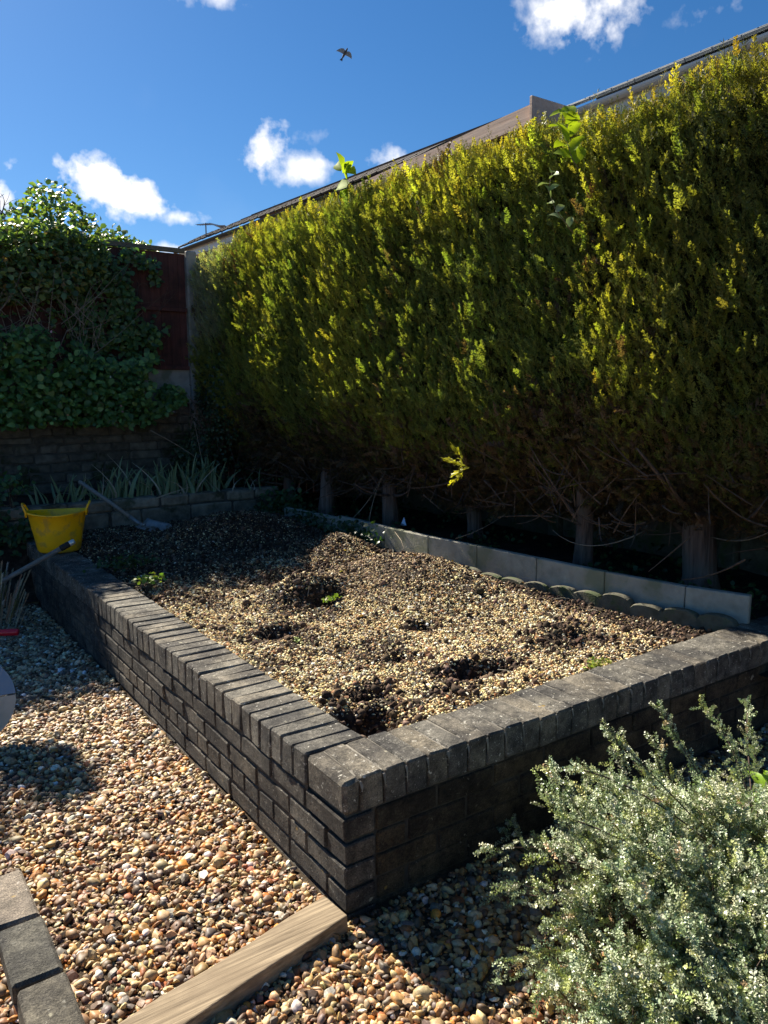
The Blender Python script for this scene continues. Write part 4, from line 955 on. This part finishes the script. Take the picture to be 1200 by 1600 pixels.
# ------------------------------------------------------------------ tub, tools, disc
M['yellow'] = mat_noise('yellow_plastic', (.93, .47, .004), (.98, .53, .006), 6, .42, .1, .002, spec=.5, c3=(.66, .36, .04), s3=13, rnd=0)
tub = empty('flexible_tub', (.13, 4.13, .41), label='bright yellow flexible plastic tub with two handles standing on the end of the wall', cat='tub')
def tub_build():
    H = .30; n = 48; prof_ = [(.0, .004), (.10, .002), (.135, .006), (.152, .022), (.163, .10), (.178, .20), (.192, .29), (.197, H), (.205, H+.002), (.206, H-.008), (.199, H-.012)]
    outer = [(r, z) for r, z in prof_]; inner = [(.190, H-.004), (.184, .28), (.170, .18), (.156, .09), (.146, .03), (.128, .014), (0, .012)]
    P = [(.0, 0)]+[(.10, 0), (.138, .004), (.150, .018), (.160, .09), (.176, .19), (.190, .285), (.194, H-.012), (.202, H-.012), (.203, H), (.194, H+.003)]+inner
    V = []; F = []
    for (r, z) in P:
        for k in range(n):
            a = 2*math.pi*k/n; sq = 1+.07*math.cos(2*a)*(z/H); dip = .008*math.cos(2*a)*(z/H)**4
            V.append((r*math.cos(a)*sq*1.06, r*math.sin(a)*(2-sq)*.98, z+dip))
    for i in range(len(P)-1):
        for k in range(n): F.append((i*n+k, i*n+(k+1) % n, (i+1)*n+(k+1) % n, (i+1)*n+k))
    o = link('body', mesh('body', V, F), [M['yellow']], None, True); o.parent = tub; o.rotation_euler = (0, 0, -.30)
    for s in (1, -1):
        mb = MB(); pts = [Vector((s*(.218+.028*math.sin(math.pi*i/10)), .066*math.cos(math.pi*i/10), H+.012+.055*math.sin(math.pi*i/10))) for i in range(11)]
        mb.tube([pts[0]-Vector((0, 0, .04))]+pts+[pts[-1]-Vector((0, 0, .04))], .0085, 8); h = mb.build('handle', M['yellow'], None, True); h.parent = tub; h.rotation_euler = (0, 0, -.30)
tub_build(); tub.scale = (.92, .92, .97)
M['wood_handle'] = wood_mat('grey_ash_handle', (.16, .15, .135), (.28, .265, .235), 0, None, .7, 0)
M['steel'] = mat_noise('dull_steel', (.22, .22, .22), (.34, .34, .33), 30, .45, .2, .002, metal=.6, c3=(.16, .12, .09), s3=14, rnd=0)
M['black'] = mat_noise('black_rubber', (.015, .015, .017), (.03, .03, .03), 30, .6, .1, rnd=0)
sv = empty('garden_shovel', (.82, 4.36, .44), label='long-handled shovel leaning on the stone ledge with its blade on the dark soil', cat='shovel')
top_ = Vector((.465, 4.85, .835)); sk = Vector((.82, 4.46, .50))
mb = MB(); mb.tube([top_, top_.lerp(sk, .5)+Vector((0, 0, .006)), sk], [.017, .0165, .015], 10); mb.build('handle', M['wood_handle'], sv, True)
mb = MB(); mb.tube([sk-(sk-top_).normalized()*.10, sk, (.845, 4.40, .492)], [.018, .017, .012], 10); mb.build('socket', M['steel'], sv, True)
V = []; F = []; ax = Vector((.42, -.55, -.10)).normalized(); sd = Vector((.78, .50, .30)).normalized(); nn = ax.cross(sd)
if nn.z < 0: nn = -nn
o0 = Vector((.83, 4.44, .497)); nu, nv = 9, 9
for i in range(nu+1):
    t = i/nu; w = .088*(1 if t < .6 else math.sqrt(max(0, 1-((t-.6)/.42)**2)))*(1-.1*(1-t))
    for j in range(nv+1):
        s_ = (j/nv*2-1); V.append(o0+ax*(t*.27)+sd*(s_*w)+nn*(.016*s_*s_-.010*t*(1-t)*4+.002))
for i in range(nu):
    for j in range(nv): a = i*(nv+1)+j; F.append((a, a+1, a+nv+2, a+nv+1))
o = link('blade', mesh('blade', V, F), [M['steel']], sv, True); so = o.modifiers.new('thick', 'SOLIDIFY'); so.thickness = .002

tl = empty('steel_ended_tool', (-.3, 3.75, .3), label='grey tool shaft with black collar and steel end propped in front of the yellow tub', cat='tool')
a = Vector((-.93, 3.80, .02)); b = Vector((.115, 3.70, .533)); u = (b-a).normalized()
mb = MB(); mb.tube([a, b-u*.07], .0165, 12); mb.build('shaft', M['wood_handle'], tl, True)
mb = MB(); mb.tube([b-u*.075, b-u*.07, b-u*.012, b-u*.008], [.017, .0215, .0215, .019], 12); mb.build('collar', M['black'], tl, True)
mb = MB(); mb.tube([b-u*.012, b-u*.008, b+u*.022, b+u*.03], [.017, .0195, .0195, .014], 12); mb.build('end_cap', mat_noise('bright_steel', (.55, .55, .54), (.7, .7, .68), 30, .35, .1, metal=.5, rnd=0), tl, True)
M['red'] = mat_noise('glossy_red_grip', (.80, .012, .03), (.9, .02, .04), 20, .3, .1, rnd=0, spec=.6)
rd = empty('red_handled_tool', (-.45, 3.46, .05), label='round red tool handle poking in at the left edge over shaded gravel', cat='tool')
mb = MB(); a = Vector((-.285, 3.44, .045)); b = Vector((-1.05, 3.75, .07)); u = (b-a).normalized(); mb.tube([a+u*.0, a+u*.004, a+u*.03, a+u*.15, b], [.014, .021, .0235, .020, .019], 14); mb.build('grip', M['red'], rd, True)
mb = MB(); mb.tube([b-u*.01, b+u*.4], .012, 10); mb.build('shaft', M['steel'], rd, True)

# round tilted disc, sky reflection and gravel behind painted as two halves
M['gloss'] = NT('painted_sky_reflection'); M['gloss'] = M['gloss'].end(M['gloss'].bsdf((.20, .25, .31), .12, None, .8))
M['beige'] = mat_noise('painted_gravel_beige', (.42, .37, .29), (.55, .49, .39), 14, .5, .1, rnd=0)
dc = empty('round_table_top', (-.745, 1.93, 0), label='round disc, sky reflection painted above and gravel beige below, cut by the left picture edge', cat='disc')
def disc_half(nm, a0, a1, mat):
    c = Vector((-.745, 1.93, .19)); nrm = (CAM-c); nrm = Vector((nrm.x, nrm.y, nrm.z+.2)).normalized(); e1 = nrm.cross(Vector((0, 0, 1))).normalized(); e2 = e1.cross(nrm)
    if e2.z < 0: e2 = -e2
    r = .195; V = []; n = 28; ang = [a0+(a1-a0)*i/n for i in range(n+1)]
    for dz in (0, -.02): V += [c+nrm*dz+e1*math.cos(q)*r+e2*math.sin(q)*r for q in ang]
    F = [tuple(range(n+1)), tuple(range(2*n+1, n, -1))]+[(i, i+n+1, i+n+2, i+1) for i in range(n)]+[(n, 2*n+1, n+1, 0)]
    link(nm, mesh(nm, V, F), [mat], dc)
disc_half('upper_half', .02, math.pi-.02, M['gloss']); disc_half('lower_half', -math.pi+.02, -.02, M['beige'])

# heather at the left edge
ht = empty('heather_plant', (-.42, 3.62, 0), label='dry heather with silvery brown shoots at the left edge before the tool shaft', cat='heather')
def htwig(g):
    V = []; F = []; mi = []
    tv, tf = tube([Vector((0, 0, 0)), Vector((.03, 0, .5)), Vector((0, .03, 1))], [.035, .03, .02], 4, False); V += [np.array(v) for v in tv]; F += tf
    for i in range(46):
        z = .15+.85*i/46; a = i*2.4; o = np.array([math.cos(a)*.5, math.sin(a)*.5, 1.0]); o /= np.linalg.norm(o); s = np.array([-math.sin(a), math.cos(a), 0]); p = np.array([.02, .01, z]); n = len(V)
        V += [p, p+o*.06+s*.022, p+o*.13, p+o*.06-s*.022]; F.append((n, n+1, n+2, n+3))
    return np.array(V), F
HT = [(*htwig(rng), 0, False)]
P = []; D = []; S = []
for k in range(150):
    a = random.uniform(0, 6.28); r = random.uniform(0, .17); d = Vector((math.cos(a)*r*2.2+.1, math.sin(a)*r*2.2, .9)); P.append((-.37+math.cos(a)*r, 3.72+math.sin(a)*r, random.uniform(.02, .26))); D.append(d); S.append(random.uniform(.10, .2))
S = np.array(S); scatter('foliage', HT, P, align_rot(D, rng.uniform(0, 6, len(P))), np.stack([S*.8, S*.8, S], -1), np.clip(palette(len(P), [(.30, .26, .19), (.5, .45, .35), (.2, .2, .09), (.34, .24, .16)], [4, 3, 4, 2], .15), .02, .6), [M['drytwig_i']], ht, kind='stuff')

# ------------------------------------------------------------------ weeds and straw in the bed
def weed(x, y, z, r, m, cols, lab, s=(.015, .032)):
    e = empty('weed', (x, y, z), label=lab, cat='weed', group='small weeds in the bed')
    P = np.stack([rng.normal(x, r, m), rng.normal(y, r*.7, m), z+.01+np.abs(rng.normal(0, r*.35, m))], -1); leaf_cloud('foliage', P, rng.uniform(*s, m), cols, [1]*len(cols), e, facing=(0, -.2, 1), mat='weed')
    mb = MB()
    for q in range(8): mb.tube([(x, y, z-.01), tuple(P[random.randrange(m)])], .0012, 3, False)
    mb.build('stems', M['darktwig'], e)
LG = [(.22, .32, .06), (.16, .26, .05), (.28, .30, .08)]
weed(.345, 2.745, .415, .045, 110, LG, 'bright green leafy weed beside the left wall where the shade begins')
weed(.32, 3.2, .43, .09, 240, [(.03, .07, .02), (.05, .09, .03)], 'dark mossy weed on the shaded left wall')
weed(1.00, 1.74, .41, .022, 40, LG, 'tiny light green weed below the soil hollow in the middle', (.012, .024))
weed(1.417, .27, .375, .03, 70, [(.32, .33, .08), (.22, .28, .05)], 'yellow-green weed against the front wall coping', (.01, .022))
weed(.57, 1.33, .37, .014, 25, LG, 'very small green weed by the left soil hole', (.01, .02))
# trailing ivy on the slabs
iv = empty('trailing_ivy', (2.1, 3.0, .5), label='dark ivy leaves trailing over the front of the far concrete slabs', cat='ivy')
m = 420; y = rng.choice([3.1, 3.3, 3.75, 4.0], m)+rng.normal(0, .14, m); x = np.array([curbx(v) for v in y])-.03-rng.random(m)*.09; z = .57-rng.random(m)**.7*.15
leaf_cloud('foliage', np.stack([x, y, z], -1), rng.uniform(.022, .042, m), [(.03, .07, .025), (.05, .09, .035)], [1, 1], iv, facing=(-.7, -.3, .6))
# leaf litter and woody crumbs
m = 1500; a_ = 500
x = np.concatenate([rng.uniform(-1.4, -.02, a_), rng.uniform(.25, 2.3, m-a_)]); y = np.concatenate([rng.uniform(-.9, 4.4, a_), rng.uniform(.25, 4.8, m-a_)])
z = np.where(x < 0, gh(x, y)+.012, bed_h(x, y)+.008)
leaf_cloud('leaf_litter', np.stack([x, y, z], -1), rng.uniform(.008, .026, m), [(.16, .08, .04), (.24, .15, .08), (.09, .05, .03), (.34, .26, .14)], [3, 2, 3, 1], facing=(0, 0, 1), spread=.35, mat='weed', kind='stuff')
# straw bits
mb = MB()
for k in range(130):
    x = random.uniform(.3, 2.1); y = random.uniform(.3, 3.2); z = float(bed_h(np.array([x]), np.array([y]))[0])+.008; L_ = random.uniform(.03, .11); a = random.uniform(0, 6.28)
    p = Vector((x, y, z)); q = p+Vector((math.cos(a)*L_, math.sin(a)*L_, random.uniform(0, .02))); mb.tube([p, (p+q)/2+Vector((0, 0, .006)), q], .0011, 4, False)
mb.build('straw', M['irisdead'], kind='stuff')
def stick(lab, a, b, r=.0025, m='twig'):
    mb = MB(); a = Vector(a); b = Vector(b); mb.tube([a, (a+b)/2+Vector((.01, 0, .01)), b], [r, r*.9, r*.6], 5); mb.build('stick', M[m], None, True, label=lab, cat='stick', group='dry sticks in the bed')
stick('thin dry stick lying on the sunny mound near the slabs', (1.88, 2.25, .49), (2.06, 2.62, .56))
stick('pale stick lying on the left wall top where the shade begins', (.11, 2.80, .418), (.25, 2.72, .42))
stick('pale twig sticking up out of the hollow in the middle of the bed', (.93, 1.87, .42), (1.00, 1.98, .50))

# ------------------------------------------------------------------ houses beyond the hedge
M['hbrick'] = mat_noise('house_brick', (.20, .085, .05), (.30, .14, .085), 9, .9, .3, .01, rnd=.05)
M['upvc'] = mat_noise('white_upvc', (.70, .70, .70), (.80, .80, .79), 3, .5, .05, rnd=0)
M['rooftile'] = mat_noise('grey_brown_roof_tile', (.06, .05, .045), (.12, .10, .09), 6, .8, .4, .01, rnd=.12)
M['rooftile2'] = mat_noise('slate_grey_roof_tile', (.09, .11, .13), (.15, .17, .19), 6, .7, .3, .01, rnd=.12)
M['gutterblack'] = mat_noise('black_gutter', (.015, .015, .016), (.025, .025, .026), 5, .4, .05, rnd=0)
M['glass'] = NT('window_glass'); M['glass'] = M['glass'].end(M['glass'].bsdf((.05, .07, .09), .05, None, .9))
M['render'] = mat_noise('cream_render', (.42, .40, .36), (.50, .47, .42), 8, .9, .2, rnd=0)
def house(lab, x, y0, y1, eave, ridge, wallmat, tile, gutter, slopex=1.7, xr=0.0, tw=.30):
    """eaves run along y at plan x (+xr per metre); fascia, gutter, tiled slope towards +x"""
    h = empty('house', (x+2, (y0+y1)/2, 0), label=lab, cat='house'); X = lambda y: x+xr*(y-y0)
    mb = MB(); V = [(X(y)+.35+dx, y, z) for y in (y0+.05, y1-.05) for dx in (0, 5.0) for z in (0, eave-.12)]; mb.add(V, [(0, 1, 5, 4), (2, 6, 7, 3), (0, 2, 3, 1), (4, 5, 7, 6), (1, 3, 7, 5)]); mb.build('wall', M[wallmat], h)
    mb = MB(); mb.add([(X(y)+a, y, z) for y in (y0, y1) for a, z in ((.02, eave-.20), (.02, eave), (.05, eave), (.05, eave-.17), (.40, eave-.17), (.40, eave-.20))], [(k, (k+1) % 6, (k+1) % 6+6, k+6) for k in range(6)]+[(5, 4, 3, 2, 1, 0), (6, 7, 8, 9, 10, 11)]); mb.build('fascia', M['upvc'], h)
    mb = MB(); n = 8; V = []
    for y in (y0-.03, y1+.03):
        for i in range(n+1):
            a = math.pi+math.pi*i/n; V.append((X(y)-.045+.055*math.cos(a), y, eave-.01+.055*math.sin(a)))
        for i in range(n+1):
            a = 2*math.pi-math.pi*i/n; V.append((X(y)-.045+.048*math.cos(a), y, eave-.01+.048*math.sin(a)))
    m = 2*n+2; mb.add(V, [(k, (k+1) % m, (k+1) % m+m, k+m) for k in range(m)]+[tuple(range(m))[::-1], tuple(range(m, 2*m))]); mb.build('gutter', M[gutter], h)
    # rows of tiles, two courses deep as pieces and the rest joined
    sl = Vector((slopex, 0, ridge-eave)).normalized(); nrm = Vector((-sl.z, 0, sl.x)); tiles = []
    k = 0; y = y0
    V, F = bbox((0, .0, 0), (.36, tw-.006, .035), .006, .002); V2 = []
    for v in V:
        hump = .016*math.cos((v.y/tw)*2*math.pi); p = sl*v.x+Vector((0, v.y, 0))+nrm*(v.z+hump); V2.append(p)
    tm = mesh('roof_tile', V2, F); tm.materials.append(M[tile])
    while y < y1-.05:
        for c in range(2):
            o = bpy.data.objects.new('roof_tile', tm); COL.objects.link(o); o.parent = h; o.location = Vector((X(y)-.02, y, eave+.035))+sl*(c*.30)+nrm*(.012*c)-h.location
        y += tw
    mb = MB(); s0 = .55; s1 = slopex/sl.x
    for c in range(int((s1-s0)/.3)+1):
        a = s0+c*.3; b = min(a+.32, s1+.05); q0 = Vector((X(y0), y0, eave+.04))+sl*a; q1 = Vector((X(y1), y1, eave+.04))+sl*a; w = sl*(b-a)
        mb.add([q0, q1, q1+w+nrm*.0, q0+w, q0+nrm*.035, q1+nrm*.035, q1+w+nrm*.012, q0+w+nrm*.012], [(0, 1, 5, 4), (4, 5, 6, 7), (0, 4, 7, 3), (1, 2, 6, 5)])
    q = Vector((0, 0, eave+.05)); top = sl*s1
    mb.add([(X(y0)+top.x, y0, eave+.05+top.z), (X(y1)+top.x, y1, eave+.05+top.z), (X(y1)+top.x*2, y1, eave), (X(y0)+top.x*2, y0, eave)], [(0, 1, 2, 3)]); mb.build('roof', M[tile], h)
    return h
hA = house('long brick house with white fascia and dark tiled eaves beyond the far hedge end', 5.86, 7.35, 15.5, 4.78, 5.75, 'hbrick', 'rooftile', 'gutterblack', 1.9, -.062)
XA = lambda y: 5.86-.062*(y-7.35)
for (ya) in (12.05, 8.9):
    mb = MB(); mb.tube([(XA(ya)-.04, ya, 4.72), (XA(ya)-.02, ya, 4.62), (XA(ya)+.30, ya, 4.40), (XA(ya)+.31, ya, 4.3), (XA(ya)+.31, ya, .3)], .036, 8); mb.build('downpipe', M['gutterblack'], hA, True)
mb = MB(); mb.box((XA(13)+.24, 12.35, 3.1), (XA(13)+.52, 15.3, 4.58)); mb.build('white_cladding', M['upvc'], hA)
for (ya, yb) in ((12.5, 13.6), (13.9, 15.0)):
    xw = XA(13)+.2
    mb = MB()
    for (a0, a1, z0, z1) in ((ya, yb, 4.26, 4.34), (ya, yb, 3.2, 3.28), (ya, ya+.07, 3.28, 4.26), (yb-.07, yb, 3.28, 4.26), ((ya+yb)/2-.035, (ya+yb)/2+.035, 3.28, 4.26)): mb.box((xw-.03, a0, z0), (xw+.04, a1, z1))
    f = mb.build('window', M['gutterblack'], hA)
    for (a0, a1) in ((ya+.07, (ya+yb)/2-.035), ((ya+yb)/2+.035, yb-.07)):
        mb = MB(); mb.box((xw+.0, a0, 3.28), (xw+.012, a1, 4.26)); g_ = mb.build('pane', M['glass'], None); g_.parent = f
hC = house('house with white gutter and slate-grey tiles beyond the right end of the hedge', 6.16, -1.5, 4.86, 4.76, 5.62, 'render', 'rooftile2', 'upvc', 1.9, 0.0)
# timber fascia box between them
tb = empty('timber_extension', (6.2, 6.2, 0), label='flat-roofed extension edged with raw timber boards, its corner standing above the hedge', cat='extension')
V = []
mb = MB(); mb.add([(x_, y_, z_) for y_, zt_ in ((4.92, 4.81), (8.7, 4.74)) for x_ in (5.66, 5.705) for z_ in (4.60, zt_)], [(0, 1, 3, 2), (4, 6, 7, 5), (0, 4, 5, 1), (2, 3, 7, 6), (0, 2, 6, 4), (1, 5, 7, 3)]); mb.build('fascia_board', M['timber'], tb)
mb = MB(); mb.box((5.60, 4.875, 4.59), (6.25, 4.918, 4.87), .004); mb.build('end_board', M['timber'], tb)
mb = MB(); mb.box((5.71, 4.93, 4.62), (8.0, 7.33, 4.77)); mb.build('roof', M['gutterblack'], tb)
mb = MB(); mb.box((6.05, 5.05, 0), (8.0, 7.2, 4.60)); mb.build('wall', M['hbrick'], tb)
for (x, y, ang, lab) in [(5.42, 14.0, .3, 'small rooftop television aerial at the far end of the brick house'), (5.86, 14.2, -.6, 'angled television aerial above the roof edge left of the hedge')]:
    e = empty('television_aerial', (x, y, 4.9), label=lab, cat='aerial'); zt = 5.12 if ang > 0 else 5.16
    mb = MB(); mb.tube([(x, y, 4.85), (x, y, zt)], .014, 6); mb.build('mast', M['steel'], e)
    d = Vector((math.cos(ang+math.pi/2), math.sin(ang+math.pi/2), .1)); b = Vector((x, y, zt-.03)); s = Vector((-d.y, d.x, 0))
    mb = MB(); mb.tube([b-d*.25, b+d*.28], .008, 5); mb.build('boom', M['steel'], e)
    mb = MB()
    for i in range(8): q = b-d*.25+d*(i*.07); mb.tube([q-s*(.12-.007*i), q+s*(.12-.007*i)], .005, 4)
    mb.build('elements', M['steel'], e)

# ------------------------------------------------------------------ bird in flight
def bird():
    c = CAM+pix_dir(539, 83)*18; e = empty('flying_bird', c, label='small dark bird gliding in the blue sky with curved wings spread', cat='bird')
    f = (up2*.85+rt2*.45).normalized(); s = (rt2*.85-up2*.45).normalized(); n = f.cross(s); t = Matrix((s, f, n)).transposed()
    mt = mat_noise('dark_bird_plumage', (.05, .048, .045), (.12, .10, .09), 40, .8, .1, rnd=0); mw = mat_noise('grey_brown_wing', (.22, .2, .18), (.4, .37, .33), 30, .8, .1, rnd=0)
    def put(nm, V, F, m, sm=True):
        o = link(nm, mesh(nm, [t @ Vector(v) for v in V], F), [m], None, sm); o.parent = e; return o
    V, F = tube([(0, -.12, 0), (0, -.09, 0), (0, -.03, 0), (0, .03, 0), (0, .065, 0), (0, .085, 0), (0, .10, 0), (0, .118, 0)], [.008, .018, .026, .025, .017, .017, .012, .002], 8); put('body', V, F, mt)
    for k in (1, -1):
        o_ = [(.015, .045), (.06, .07), (.11, .055), (.15, .01), (.175, -.045), (.15, -.035), (.12, -.03), (.08, -.03), (.04, -.03), (.015, -.03)]
        V = [(k*x, y, z) for z in (.004, -.002) for x, y in o_]; m = len(o_); F = [tuple(range(m)), tuple(range(2*m-1, m-1, -1))]+[(i, (i+1) % m, (i+1) % m+m, i+m) for i in range(m)]
        put('wing', V, F, mw, False)
    o_ = [(-.008, -.10), (.008, -.10), (.03, -.175), (.0, -.165), (-.03, -.175)]; V = [(x, y, z) for z in (.003, -.003) for x, y in o_]; m = 5
    put('tail', V, [tuple(range(m)), tuple(range(2*m-1, m-1, -1))]+[(i, (i+1) % m, (i+1) % m+m, i+m) for i in range(m)], mt, False)
bird()
